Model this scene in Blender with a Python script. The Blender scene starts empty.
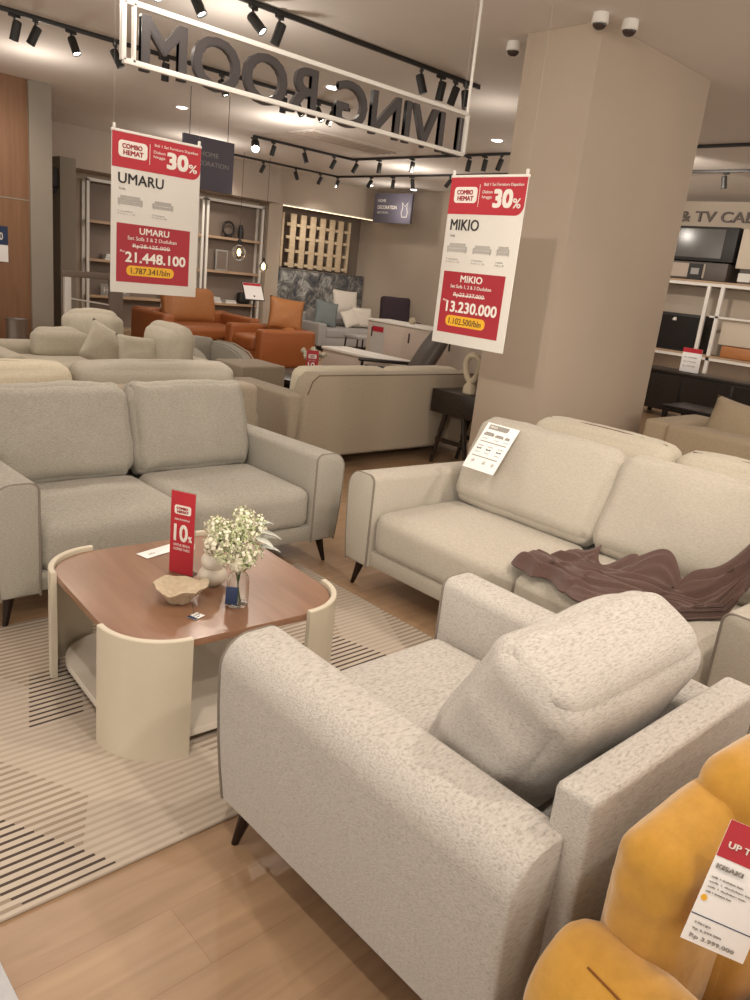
import bpy, bmesh, math, random
from mathutils import Vector, Matrix, Euler, noise
random.seed(7)
R = math.radians; PI = math.pi
COL = bpy.context.scene.collection

# ------------------------------------------------------------------ materials
def new_mat(name):
    m = bpy.data.materials.new(name); m.use_nodes = True
    nt = m.node_tree; b = nt.nodes['Principled BSDF']
    return m, nt, b
def plain(name, col, rough=.6, metal=0, bump=0, bscale=60, var=.04, **kw):
    m, nt, b = new_mat(name)
    tc = nt.nodes.new('ShaderNodeTexCoord'); n = nt.nodes.new('ShaderNodeTexNoise')
    n.inputs['Scale'].default_value = bscale; n.inputs['Detail'].default_value = 3
    nt.links.new(tc.outputs['Object'], n.inputs['Vector'])
    r = nt.nodes.new('ShaderNodeValToRGB')
    r.color_ramp.elements[0].position = .3; r.color_ramp.elements[1].position = .7
    r.color_ramp.elements[0].color = tuple(max(0, c*(1-var)) for c in col)+(1,)
    r.color_ramp.elements[1].color = tuple(min(1, c*(1+var)) for c in col)+(1,)
    nt.links.new(n.outputs['Fac'], r.inputs['Fac']); nt.links.new(r.outputs['Color'], b.inputs['Base Color'])
    b.inputs['Roughness'].default_value = rough; b.inputs['Metallic'].default_value = metal
    if bump:
        bp = nt.nodes.new('ShaderNodeBump'); bp.inputs['Strength'].default_value = bump; bp.inputs['Distance'].default_value = .003
        nt.links.new(n.outputs['Fac'], bp.inputs['Height']); nt.links.new(bp.outputs['Normal'], b.inputs['Normal'])
    for k, v in kw.items(): b.inputs[k].default_value = v
    return m
def fabric(name, dark, mid, light, scale=(45, 130, 300), bump=.5, sheen=.15, p=(.3, .52, .72)):
    """heathered woven upholstery: long flecks of dark and pale yarn"""
    m, nt, b = new_mat(name); L = nt.links
    tc = nt.nodes.new('ShaderNodeTexCoord'); mp = nt.nodes.new('ShaderNodeMapping'); mp.inputs['Scale'].default_value = scale
    L.new(tc.outputs['Object'], mp.inputs['Vector'])
    n = nt.nodes.new('ShaderNodeTexNoise'); n.inputs['Scale'].default_value = 1; n.inputs['Detail'].default_value = 4; n.inputs['Roughness'].default_value = .7
    L.new(mp.outputs[0], n.inputs['Vector'])
    r = nt.nodes.new('ShaderNodeValToRGB'); e = r.color_ramp.elements
    e[0].position = p[0]; e[0].color = dark+(1,); e[1].position = p[2]; e[1].color = light+(1,)
    x = e.new(p[1]); x.color = mid+(1,)
    L.new(n.outputs['Fac'], r.inputs['Fac']); L.new(r.outputs['Color'], b.inputs['Base Color'])
    n2 = nt.nodes.new('ShaderNodeTexNoise'); n2.inputs['Scale'].default_value = 420; L.new(tc.outputs['Object'], n2.inputs['Vector'])
    ad = nt.nodes.new('ShaderNodeMath'); ad.operation = 'ADD'; L.new(n.outputs['Fac'], ad.inputs[0]); L.new(n2.outputs['Fac'], ad.inputs[1])
    bp = nt.nodes.new('ShaderNodeBump'); bp.inputs['Strength'].default_value = bump; bp.inputs['Distance'].default_value = .003
    L.new(ad.outputs[0], bp.inputs['Height']); L.new(bp.outputs['Normal'], b.inputs['Normal'])
    b.inputs['Roughness'].default_value = .95; b.inputs['Specular IOR Level'].default_value = .15
    b.inputs['Sheen Weight'].default_value = sheen
    return m
def wood(name, c1, c2, rough=.4, scale=(2, 26, 26), coat=0):
    m, nt, b = new_mat(name); L = nt.links
    tc = nt.nodes.new('ShaderNodeTexCoord'); mp = nt.nodes.new('ShaderNodeMapping'); mp.inputs['Scale'].default_value = scale
    L.new(tc.outputs['Object'], mp.inputs['Vector'])
    n = nt.nodes.new('ShaderNodeTexNoise'); n.inputs['Scale'].default_value = 1; n.inputs['Detail'].default_value = 5; n.inputs['Distortion'].default_value = .6
    L.new(mp.outputs[0], n.inputs['Vector'])
    r = nt.nodes.new('ShaderNodeValToRGB'); r.color_ramp.elements[0].position = .3; r.color_ramp.elements[1].position = .7
    r.color_ramp.elements[0].color = c1+(1,); r.color_ramp.elements[1].color = c2+(1,)
    L.new(n.outputs['Fac'], r.inputs['Fac']); L.new(r.outputs['Color'], b.inputs['Base Color'])
    b.inputs['Roughness'].default_value = rough; b.inputs['Coat Weight'].default_value = coat; b.inputs['Coat Roughness'].default_value = .12
    return m
def emit(name, col, s):
    m, nt, b = new_mat(name); b.inputs['Base Color'].default_value = col+(1,)
    b.inputs['Emission Color'].default_value = col+(1,); b.inputs['Emission Strength'].default_value = s
    return m

M = {}
M['mikio'] = fabric('pale grey heather weave', (.27, .245, .22), (.50, .465, .425), (.61, .575, .535), scale=(60, 140, 430), p=(.27, .49, .76))
M['mikio2'] = fabric('cream grey heather weave', (.375, .34, .285), (.455, .415, .35), (.525, .485, .415), scale=(75, 75, 260), p=(.25, .5, .75))
M['umaru'] = fabric('taupe grey heather weave', (.27, .25, .21), (.37, .345, .295), (.45, .42, .365), scale=(90, 90, 380))
M['seam_grey'] = plain('seam cord grey', (.20, .17, .14), .9)
M['cream'] = fabric('cream upholstery', (.50, .44, .33), (.56, .50, .385), (.62, .56, .44), scale=(90, 90, 90), bump=.25)
M['ecru'] = fabric('pale green cream upholstery', (.46, .415, .335), (.52, .475, .385), (.58, .535, .44), scale=(90, 90, 90), bump=.25)
M['beige'] = fabric('beige upholstery', (.29, .24, .18), (.335, .28, .21), (.38, .32, .245), scale=(90, 90, 90), bump=.25)
M['tan'] = fabric('tan upholstery', (.44, .35, .25), (.49, .40, .285), (.53, .44, .32), scale=(90, 90, 90), bump=.2)
M['seam_dark'] = plain('seam thread brown', (.12, .08, .055), .9)
M['seam_cream'] = plain('seam cord cream', (.40, .35, .27), .9)
M['yellow'] = fabric('mustard velvet', (.42, .215, .028), (.48, .25, .036), (.54, .285, .046), scale=(30, 30, 30), bump=.15, sheen=.5, p=(.2, .5, .8))
M['seam_yellow'] = plain('seam thread ochre', (.20, .07, .01), .9)
M['leather'] = plain('orange tan leather', (.34, .105, .03), .42, bump=.2, bscale=90, var=.1)
M['leather2'] = plain('tan leather pillow', (.42, .17, .055), .5, bump=.2, bscale=60, var=.1)
M['throw'] = plain('brown fleece', (.10, .054, .043), .95, bump=1.0, bscale=350, var=.35, **{'Sheen Weight': .15})
M['darkmetal'] = plain('dark bronze metal', (.03, .018, .013), .35, .6)
M['walnut'] = wood('walnut veneer', (.22, .11, .062), (.29, .155, .09), .3, (22, 2.5, 22), coat=.35)
M['panel'] = plain('beige lacquer', (.60, .535, .42), .45, var=.01)
M['shelfw'] = plain('pale stone lacquer', (.62, .56, .48), .3, var=.02)
M['espresso'] = wood('espresso wood', (.012, .008, .006), (.03, .02, .014), .35, (3, 40, 40))
M['black'] = plain('black lacquer', (.012, .010, .010), .3)
M['blackm'] = plain('matt black', (.018, .016, .015), .55)
M['trackm'] = plain('black track metal', (.02, .018, .017), .5)
M['whitep'] = plain('white paint', (.72, .68, .62), .5, var=.01)
M['whitem'] = plain('white powder coat', (.78, .75, .70), .45, var=.01)
M['card'] = plain('white card', (.70, .67, .62), .55, var=.01)
M['paper'] = plain('white paper', (.85, .83, .82), .5, var=.01)
M['red'] = plain('sale red print', (.46, .018, .032), .45, var=.02)
M['red2'] = plain('dark red print', (.36, .014, .026), .45, var=.02)
M['ink'] = plain('black ink', (.02, .018, .018), .6)
M['greyink'] = plain('grey ink', (.28, .26, .24), .6)
M['letterm'] = plain('dark grey letters', (.05, .042, .042), .5)
M['wallink'] = plain('brown grey letters', (.13, .10, .085), .5)
M['palegrey'] = plain('pale grey print', (.42, .40, .37), .6)
M['wink'] = plain('white ink', (.82, .78, .72), .5, var=.01)
M['yink'] = plain('yellow print', (.80, .42, .02), .5, var=.01)
M['acryl'] = plain('clear acrylic', (.9, .9, .9), .05, var=0, **{'Transmission Weight': 1.0, 'IOR': 1.1})
M['glass'] = plain('clear glass', (.95, .97, .96), .02, var=0, **{'Transmission Weight': 1.0, 'IOR': 1.25})
M['navy'] = plain('navy card', (.015, .03, .085), .6)
M['ceramic'] = plain('cream ceramic', (.74, .68, .57), .35, var=.02)
M['clay'] = plain('sand coloured clay', (.56, .46, .33), .8, bump=.8, bscale=60, var=.12)
M['stem'] = plain('green stem', (.10, .16, .05), .7)
M['bloom'] = plain('cream petals', (.80, .75, .60), .8, var=.1, bscale=300)
M['bud'] = plain('green white buds', (.55, .60, .36), .8, var=.3, bscale=300)
M['leafp'] = plain('pale silver leaf', (.60, .62, .56), .7, var=.1)
M['leaf'] = plain('sage leaf', (.25, .32, .16), .7, var=.2)
M['bluegrey'] = plain('slate blue print', (.13, .12, .16), .6)
M['wpanel'] = wood('orange oak veneer', (.21, .105, .052), (.26, .135, .07), .5, (20, 20, 1.5))
M['cwall'] = plain('taupe plaster', (.50, .42, .34), .9, var=.03, bscale=2)
M['gwall'] = plain('grey plaster', (.30, .265, .22), .9, var=.03, bscale=2)
M['soffit'] = plain('brown grey plaster', (.46, .385, .325), .9, var=.03, bscale=2)
M['shelfwood'] = wood('light oak shelf', (.42, .28, .18), (.50, .35, .23), .5)
M['backp'] = plain('brown grey back panel', (.20, .155, .125), .7)
M['led'] = emit('led strip', (1., .76, .50), 2.5)
M['lens'] = emit('lamp lens lit', (1., .93, .82), 14)
M['lensdim'] = emit('lamp lens dim', (1., .9, .78), 3)
M['lensdown'] = emit('downlight lens', (1., .93, .85), 9)
M['star'] = emit('lamp lens bright', (1., .95, .88), 60)
M['bulb'] = emit('filament bulb', (1., .62, .25), 14)
M['slatw'] = wood('pale slat wood', (.55, .43, .28), (.66, .53, .37), .5)
M['whitefab'] = plain('off white fabric', (.68, .63, .56), .9, bump=.3)
M['greyfab'] = plain('light grey fabric', (.34, .33, .32), .9, bump=.3)
M['teal'] = plain('blue grey fabric', (.17, .20, .20), .9, bump=.3)
M['plum'] = plain('dark plum fabric', (.045, .028, .038), .9)
M['chairgrey'] = plain('warm dark grey leather', (.085, .07, .06), .5)
M['tvglass'] = plain('smoked grey glass', (.10, .095, .09), .2)
M['boxb'] = plain('cream carton', (.60, .52, .42), .7)
M['stone'] = plain('pale carved stone', (.42, .35, .25), .7, bump=.4)
M['dome'] = plain('smoked dome', (.05, .035, .03), .15)
M['bluebox'] = plain('pale blue grey mat', (.52, .53, .56), .6)

# marble-like headboard panel
def head_mat():
    m, nt, b = new_mat('mottled blue grey print'); L = nt.links
    tc = nt.nodes.new('ShaderNodeTexCoord'); n = nt.nodes.new('ShaderNodeTexNoise'); n.inputs['Scale'].default_value = 3.2
    n.inputs['Detail'].default_value = 9; n.inputs['Roughness'].default_value = .75; n.inputs['Distortion'].default_value = 1.2
    L.new(tc.outputs['Object'], n.inputs['Vector'])
    r = nt.nodes.new('ShaderNodeValToRGB'); e = r.color_ramp.elements
    e[0].position = .40; e[0].color = (.035, .045, .065, 1); e[1].position = .66; e[1].color = (.50, .50, .48, 1)
    x = e.new(.5); x.color = (.13, .125, .12, 1)
    L.new(n.outputs['Fac'], r.inputs['Fac']); L.new(r.outputs['Color'], b.inputs['Base Color']); b.inputs['Roughness'].default_value = .6
    return m
M['head'] = head_mat()

def floor_mat():
    m, nt, b = new_mat('laminate oak floor'); L = nt.links
    tc = nt.nodes.new('ShaderNodeTexCoord')
    br = nt.nodes.new('ShaderNodeTexBrick'); br.offset = .37; br.squash = 1
    br.inputs['Color1'].default_value = (.35, .225, .135, 1); br.inputs['Color2'].default_value = (.39, .26, .158, 1)
    br.inputs['Mortar'].default_value = (.31, .185, .105, 1); br.inputs['Scale'].default_value = 1
    br.inputs['Mortar Size'].default_value = .0012; br.inputs['Brick Width'].default_value = 1.25; br.inputs['Row Height'].default_value = .195
    L.new(tc.outputs['Object'], br.inputs['Vector'])
    mp = nt.nodes.new('ShaderNodeMapping'); mp.inputs['Scale'].default_value = (1.6, 14, 1); L.new(tc.outputs['Object'], mp.inputs['Vector'])
    n = nt.nodes.new('ShaderNodeTexNoise'); n.inputs['Scale'].default_value = 1.5; n.inputs['Detail'].default_value = 6; n.inputs['Distortion'].default_value = .8
    L.new(mp.outputs[0], n.inputs['Vector'])
    r = nt.nodes.new('ShaderNodeValToRGB'); r.color_ramp.elements[0].color = (.72, .68, .64, 1); r.color_ramp.elements[1].color = (1.15, 1.15, 1.15, 1)
    r.color_ramp.elements[0].position = .3; r.color_ramp.elements[1].position = .7
    L.new(n.outputs['Fac'], r.inputs['Fac'])
    mx = nt.nodes.new('ShaderNodeMix'); mx.data_type = 'RGBA'; mx.blend_type = 'MULTIPLY'; mx.inputs[0].default_value = .6
    L.new(br.outputs['Color'], mx.inputs[6]); L.new(r.outputs['Color'], mx.inputs[7]); L.new(mx.outputs[2], b.inputs['Base Color'])
    b.inputs['Roughness'].default_value = .38; b.inputs['Specular IOR Level'].default_value = .4
    return m
M['floor'] = floor_mat()

def rug_mat():
    m, nt, b = new_mat('striped woven rug'); L = nt.links; N = nt.nodes
    tc = N.new('ShaderNodeTexCoord'); sp = N.new('ShaderNodeSeparateXYZ'); L.new(tc.outputs['Object'], sp.inputs[0])
    X, Y = sp.outputs[0], sp.outputs[1]
    def mth(op, a, b_=None, c=None):
        n = N.new('ShaderNodeMath'); n.operation = op
        for i, v in enumerate((a, b_, c)):
            if v is None: continue
            if isinstance(v, (int, float)): n.inputs[i].default_value = v
            else: L.new(v, n.inputs[i])
        return n.outputs[0]
    per = .0285
    fr = mth('FRACT', mth('DIVIDE', Y, per))
    stripe = mth('LESS_THAN', fr, .45); thin = mth('LESS_THAN', fr, .36)
    def par(y0, y1, xa, xb, k):
        xs = mth('ADD', X, mth('MULTIPLY', mth('SUBTRACT', mth('SNAP', Y, per), y0), k))
        a = mth('MULTIPLY', mth('GREATER_THAN', Y, y0), mth('LESS_THAN', Y, y1))
        c = mth('MULTIPLY', mth('GREATER_THAN', xs, xa), mth('LESS_THAN', xs, xb))
        return mth('MULTIPLY', a, c)
    d = mth('MAXIMUM', par(1.57, 1.905, .505, .74, .55), par(2.27, 2.60, .77, .95, -.35))
    d = mth('MAXIMUM', d, par(2.00, 2.31, 1.78, 2.15, .3))
    d = mth('MAXIMUM', d, par(1.57, 1.905, -.2, .15, .55))
    dark = mth('MULTIPLY', d, thin)
    # diamond areas where the woven ribs fade
    tri = mth('PINGPONG', mth('ADD', X, mth('MULTIPLY', Y, .5)), .48)
    tri2 = mth('PINGPONG', mth('SUBTRACT', X, mth('MULTIPLY', Y, .5)), .55)
    dm = mth('MULTIPLY', mth('GREATER_THAN', tri, .2), mth('GREATER_THAN', tri2, .14))
    amt = mth('ADD', .35, mth('MULTIPLY', dm, .45))
    lowc = mth('MULTIPLY', stripe, mth('MULTIPLY', amt, mth('SUBTRACT', 1, d)))
    nz = N.new('ShaderNodeTexNoise'); nz.inputs['Scale'].default_value = 240; L.new(tc.outputs['Object'], nz.inputs['Vector'])
    mx = N.new('ShaderNodeMix'); mx.data_type = 'RGBA'; L.new(lowc, mx.inputs[0])
    mx.inputs[6].default_value = (.53, .455, .375, 1); mx.inputs[7].default_value = (.27, .205, .15, 1)
    mx2 = N.new('ShaderNodeMix'); mx2.data_type = 'RGBA'; L.new(dark, mx2.inputs[0]); L.new(mx.outputs[2], mx2.inputs[6]); mx2.inputs[7].default_value = (.075, .052, .042, 1)
    mx3 = N.new('ShaderNodeMix'); mx3.data_type = 'RGBA'; mx3.blend_type = 'MULTIPLY'; mx3.inputs[0].default_value = .35
    L.new(mx2.outputs[2], mx3.inputs[6]); L.new(nz.outputs['Color'], mx3.inputs[7])
    L.new(mx2.outputs[2], b.inputs['Base Color'])
    bp = N.new('ShaderNodeBump'); bp.inputs['Strength'].default_value = .6; bp.inputs['Distance'].default_value = .003
    L.new(mth('SUBTRACT', nz.outputs['Fac'], mth('MULTIPLY', stripe, .8)), bp.inputs['Height']); L.new(bp.outputs['Normal'], b.inputs['Normal'])
    b.inputs['Roughness'].default_value = .95
    return m
M['rug'] = rug_mat()

# ------------------------------------------------------------------ objects
def obj(name, bm, mat, parent=None, smooth=True, loc=None, rot=None, ang=35, label=None, kind=None):
    me = bpy.data.meshes.new(name)
    bmesh.ops.recalc_face_normals(bm, faces=bm.faces)
    bm.to_mesh(me); bm.free()
    if smooth:
        for p in me.polygons: p.use_smooth = True
        me.set_sharp_from_angle(angle=R(ang))
    me.materials.append(M[mat] if isinstance(mat, str) else mat)
    o = bpy.data.objects.new(name, me); COL.objects.link(o)
    if parent: o.parent = parent
    if loc: o.location = loc
    if rot: o.rotation_euler = rot
    if label: o['label'] = label
    if kind: o['kind'] = kind
    return o
def tag(o, label, cat, group=None, kind=None):
    o['label'] = label; o['category'] = cat
    if group: o['group'] = group
    if kind: o['kind'] = kind
    return o
def thing(name, label, cat, loc=(0, 0, 0), rotz=0, group=None, rot=None):
    o = bpy.data.objects.new(name, None); COL.objects.link(o); o.empty_display_size = .1
    o.location = loc; o.rotation_euler = rot if rot else (0, 0, rotz)
    return tag(o, label, cat, group)
def struct(name, bm, mat, **k):
    o = obj(name, bm, mat, **k); o['kind'] = 'structure'; return o

def B(): return bmesh.new()
def box(bm, x0, x1, y0, y1, z0, z1, r=0, seg=2, mat=None):
    t = bmesh.new()
    bmesh.ops.create_cube(t, size=1)
    for v in t.verts: v.co = Vector(((x0+x1)/2+v.co.x*(x1-x0), (y0+y1)/2+v.co.y*(y1-y0), (z0+z1)/2+v.co.z*(z1-z0)))
    if r: bmesh.ops.bevel(t, geom=t.edges[:], offset=min(r, .49*min(abs(x1-x0), abs(y1-y0), abs(z1-z0))), segments=seg, profile=.5, affect='EDGES')
    if mat: bmesh.ops.transform(t, matrix=mat, verts=t.verts)
    me = bpy.data.meshes.new('t'); t.to_mesh(me); t.free(); bm.from_mesh(me); bpy.data.meshes.remove(me)
    return bm
def bbox(*a, **k): return box(B(), *a, **k)
def tube(bm, pts, rad, seg=8, closed=False, cap=True):
    pts = [Vector(p) for p in pts]; n = len(pts); rings = []
    rr = rad if isinstance(rad, (list, tuple)) else [rad]*n
    up = None
    for i, p in enumerate(pts):
        a = pts[(i-1) % n] if (closed or i > 0) else p; c = pts[(i+1) % n] if (closed or i < n-1) else p
        d = (c-a).normalized()
        if up is None: up = d.orthogonal().normalized()
        up = (up-d*up.dot(d)); up = up.normalized() if up.length > 1e-6 else d.orthogonal().normalized()
        s = d.cross(up)
        rings.append([bm.verts.new(p+(up*math.cos(2*PI*k/seg)+s*math.sin(2*PI*k/seg))*rr[i]) for k in range(seg)])
    for i in range(n if closed else n-1):
        A, C = rings[i], rings[(i+1) % n]
        for k in range(seg):
            try: bm.faces.new((A[k], A[(k+1) % seg], C[(k+1) % seg], C[k]))
            except ValueError: pass
    if cap and not closed:
        bm.faces.new(rings[0][::-1]); bm.faces.new(rings[-1])
    return bm
def lathe(bm, prof, seg=28, center=(0, 0, 0), mat=None):
    rings = []; c = Vector(center); vs = []
    for r, z in prof:
        ring = [bm.verts.new(c+Vector((r*math.cos(2*PI*k/seg), r*math.sin(2*PI*k/seg), z))) for k in range(seg)]
        rings.append(ring); vs += ring
    for A, C in zip(rings, rings[1:]):
        for k in range(seg): bm.faces.new((A[k], A[(k+1) % seg], C[(k+1) % seg], C[k]))
    if prof[0][0] > 1e-4: bm.faces.new(rings[0][::-1])
    if prof[-1][0] > 1e-4: bm.faces.new(rings[-1])
    if mat: bmesh.ops.transform(bm, matrix=mat, verts=vs)
    return bm
def cushion(w, d, h, r=.06, puff=.02, n=22, wr=.006, seed=0, mat=None, wscale=6, corner=.0):
    """upholstered block centred at the origin: rounded edges, crowned faces, soft creases"""
    bm = B(); bmesh.ops.create_cube(bm, size=2)
    bmesh.ops.subdivide_edges(bm, edges=bm.edges[:], cuts=n, use_grid_fill=True)
    H = Vector((w/2, d/2, h/2)); off = Vector((seed*3.1, seed*1.7, seed*.9))
    for v in bm.verts:
        q = v.co.copy()
        e = Vector([math.copysign(abs(c)**.8, c) for c in q]) if r > .03 else q
        p = Vector((e.x*H.x, e.y*H.y, e.z*H.z))
        rr = [min(r, .98*H.x), min(r, .98*H.y), min(r, .98*H.z)]
        inner = Vector([max(-(H[i]-rr[i]), min(H[i]-rr[i], p[i])) for i in range(3)])
        dl = p-inner
        if dl.length > 1e-9:
            u = Vector([dl[i]/rr[i] for i in range(3)]); L = u.length; mx = max(abs(c) for c in u)
            if L > 1e-6: u = u/L*mx
            p = inner+Vector([u[i]*rr[i] for i in range(3)])
        fx, fy, fz = (1-q.x*q.x), (1-q.y*q.y), (1-q.z*q.z)
        sx, sy, sz = min(1, min(H.y, H.z)/.28), min(1, min(H.x, H.z)/.28), min(1, min(H.x, H.y)/.28)
        p.x += puff*sx*q.x*abs(q.x)*fy*fz; p.y += puff*sy*q.y*abs(q.y)*fx*fz*(1.5 if sy > .7 else 1); p.z += puff*sz*q.z*abs(q.z)*fx*fy
        if corner:
            k = (abs(q.x)*abs(q.z))**6
            p.x -= corner*k*math.copysign(1, q.x)*.0; p.y *= 1-.35*k
        nd = p.normalized()
        a = noise.noise(p*wscale+off)
        k = min(1, (abs(q.x)**2)*(abs(q.z)**2)*1.6+.25*abs(q.x)**8)
        rad = math.atan2(abs(q.z)*H.z-H.z*.35, abs(q.x)*H.x-H.x*.45)
        c2 = noise.noise(Vector((rad*2.6, p.length*2.0, 3))+off)
        c3 = noise.noise(p*wscale*2.3+off*3)
        p += nd*wr*(.9*a+1.5*c2*k+.35*c3)
        v.co = p
    if mat: bmesh.ops.transform(bm, matrix=mat, verts=bm.verts)
    return bm
def T(x, y, z, rx=0, ry=0, rz=0): return Matrix.Translation((x, y, z)) @ Euler((rx, ry, rz)).to_matrix().to_4x4()

def arm_profile(aw, z0, z1, side, r_out=.085, r_in=.035, flare=.03):
    """cross-section in x,z; local x: 0 = inner face, aw = outer face"""
    P = [(0, z0), (0, z1-r_in)]
    for k in range(1, 6):
        t = PI/2*k/5; P.append((r_in-r_in*math.cos(t), z1-r_in+r_in*math.sin(t)))
    for k in range(0, 9):
        t = PI/2*k/8; P.append((aw-r_out+r_out*math.sin(t), z1-r_out+r_out*math.cos(t)))
    for k in range(1, 5):
        t = k/4; P.append((aw-flare*t*t, z1-r_out-(z1-r_out-z0)*t))
    return [(x*side, z) for x, z in P]
def extrude_y(bm, P, y0, y1, bev=.02, drop=0, n=10, x=0):
    """extrude profile P along y, rounding both ends; drop lowers the top towards y1"""
    cx = sum(p[0] for p in P)/len(P); cz = sum(p[1] for p in P)/len(P); zmin = min(p[1] for p in P); zmax = max(p[1] for p in P)
    ys = [(y0, bev), (y0+.12*bev, .55*bev), (y0+.4*bev, .2*bev), (y0+bev, 0)]
    for k in range(1, n): ys.append((y0+bev+(y1-y0-2*bev)*k/n, 0))
    ys += [(y1-bev, 0), (y1-.4*bev, .2*bev), (y1-.12*bev, .55*bev), (y1, bev)]
    rings = []
    for y, ins in ys:
        t = (y-y0)/(y1-y0); ring = []
        for px, pz in P:
            dx, dz = cx-px, cz-pz; L = math.hypot(dx, dz)
            # inset along a diamond-ish direction so all sides move in about equally
            hx = max(abs(p[0]-cx) for p in P); hz = max(abs(p[1]-cz) for p in P)
            X_ = px+dx/hx*ins; Z_ = pz+dz/hz*ins
            Z_ -= drop*t*(Z_-zmin)/(zmax-zmin)
            ring.append(bm.verts.new((x+X_, y, Z_)))
        rings.append(ring)
    m = len(P)
    for A, C in zip(rings, rings[1:]):
        for k in range(m): bm.faces.new((A[k], A[(k+1) % m], C[(k+1) % m], C[k]))
    bm.faces.new(rings[0]); bm.faces.new(rings[-1][::-1])
    return bm

def sofa(name, label, cat, loc, rotz, w, d, fab, seam='seam_grey', aw=.18, ah=.62, z0=.14, sh=.43, bh=.85, nseat=2, nback=2,
         slab=.68, drop=.02, slabt=.10, armd=None, lean=17, leg=True, by=.70, bth=.22, bhgt=None, wr=.007, group=None, seed=1, backcols=None, sd=.62, flare=.03, sab=.02, bgap=.004):
    t = thing(name, label, cat, loc, rotz, group)
    armd = armd or d-.02; iw = w/2-aw
    for s in (-1, 1):
        bm = B(); P = arm_profile(aw, z0, ah, s, flare=flare)
        extrude_y(bm, P, 0, armd, bev=.018, drop=drop, x=s*iw)
        a = obj('arm', bm, fab, t)
        sm = B(); outl = [(s*iw+px*1.0, .004, pz) for px, pz in P[1:]]
        outl = [(s*iw+(px-s*aw/2)*.965+s*aw/2, .006, pz-.004) for px, pz in P]
        tube(sm, outl, .0055, 6)
        top = [(s*(w/2-.082)+(s*.0), y, ah+.0005-drop*y/armd) for y in [.01+armd*.97*k/12 for k in range(13)]]
        obj('piping', sm, seam, a)
    # base rail
    obj('base_rail', box(bbox(-iw-.01, iw+.01, .025, d-.06, z0, z0+.085, r=.015), -iw-.005, iw+.005, .10, d-.08, z0+.02, sh-.05, r=.01), fab, t)
    # back frame slab
    bw = iw+sab
    bm = B(); P2 = [(-bw, z0+.06), (-bw, slab-.02), (-bw+.02, slab), (bw-.02, slab), (bw, slab-.02), (bw, z0+.06)]
    box(bm, -bw, bw, d-slabt, d, z0+.02, slab, r=.014, seg=3)
    obj('back_frame', bm, fab, t)
    sw = 2*iw/nseat
    for i in range(nseat):
        cx = -iw+sw*(i+.5); hh = sh-z0-.075
        bm = cushion(sw-.006, sd, hh, r=.055, puff=.018, n=16, wr=.003, seed=seed+i, mat=T(cx, .015+sd/2, z0+.075+hh/2))
        obj('seat_cushion', bm, fab, t)
    bwid = 2*iw/nback; bhg = bhgt or (bh-sh+.04)
    for i in range(nback):
        cx = -iw+bwid*(i+.5)
        mat = T(cx, by, sh+bhg/2-.03, -R(lean))
        bm = cushion(bwid-bgap, bth, bhg, r=.07, puff=.028, n=36, wr=wr, seed=seed*5+i, mat=mat, corner=.03)
        f = backcols[i] if backcols else fab
        obj('back_cushion', bm, f, t)
    if leg:
        for sx in (-1, 1):
            for yy, sy in ((.07, -1), (d-.09, 1)):
                bm = B(); tx, ty = sx*(w/2-.085), yy
                tube(bm, [(tx, ty, z0+.005), (tx+sx*.015, ty+sy*.012, z0*.5), (tx+sx*.03, ty+sy*.025, 0)], [.024, .017, .010], 10)
                obj('leg', bm, 'darkmetal', t)
    return t

def text(body, size, mat, parent, loc, rot=(PI/2, 0, 0), bold=0, align='LEFT', ext=.0006, fit=None, name='lettering', shear=0, label=None, spacing=1):
    cu = bpy.data.curves.new('txt', 'FONT'); cu.body = body; cu.size = size; cu.extrude = ext; cu.align_x = align; cu.shear = shear
    cu.space_character = spacing; cu.resolution_u = 3
    tmp = bpy.data.objects.new('txt', cu); COL.objects.link(tmp)
    bpy.context.view_layer.update()
    me = bpy.data.meshes.new_from_object(tmp.evaluated_get(bpy.context.evaluated_depsgraph_get()))
    bpy.data.objects.remove(tmp); bpy.data.curves.remove(cu)
    me.name = name
    if bold and len(me.vertices):
        b = bmesh.new(); e = bold*size*1.1
        for j, (dx, dz) in enumerate(((-e, -e), (e, -e), (-e, e), (e, e), (0, 0))):
            k0 = len(b.verts); b.from_mesh(me); b.verts.ensure_lookup_table()
            for v in b.verts[k0:]: v.co.x += dx; v.co.y += dz; v.co.z += j*.0003
        b.to_mesh(me); b.free()
    if fit and len(me.vertices):
        xs = [v.co.x for v in me.vertices]; ys = [v.co.y for v in me.vertices]
        w, h = max(xs)-min(xs), max(ys)-min(ys); x0, y0 = min(xs), min(ys)
        for v in me.vertices:
            v.co.x = (v.co.x-x0)*fit[0]/w; v.co.y = (v.co.y-y0)*(fit[1]/h if fit[1] else fit[0]/w)
    me.materials.clear(); me.materials.append(M[mat])
    o = bpy.data.objects.new(name, me); COL.objects.link(o); o.parent = parent; o.location = loc; o.rotation_euler = rot
    if label: o['label'] = label
    return o
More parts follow.
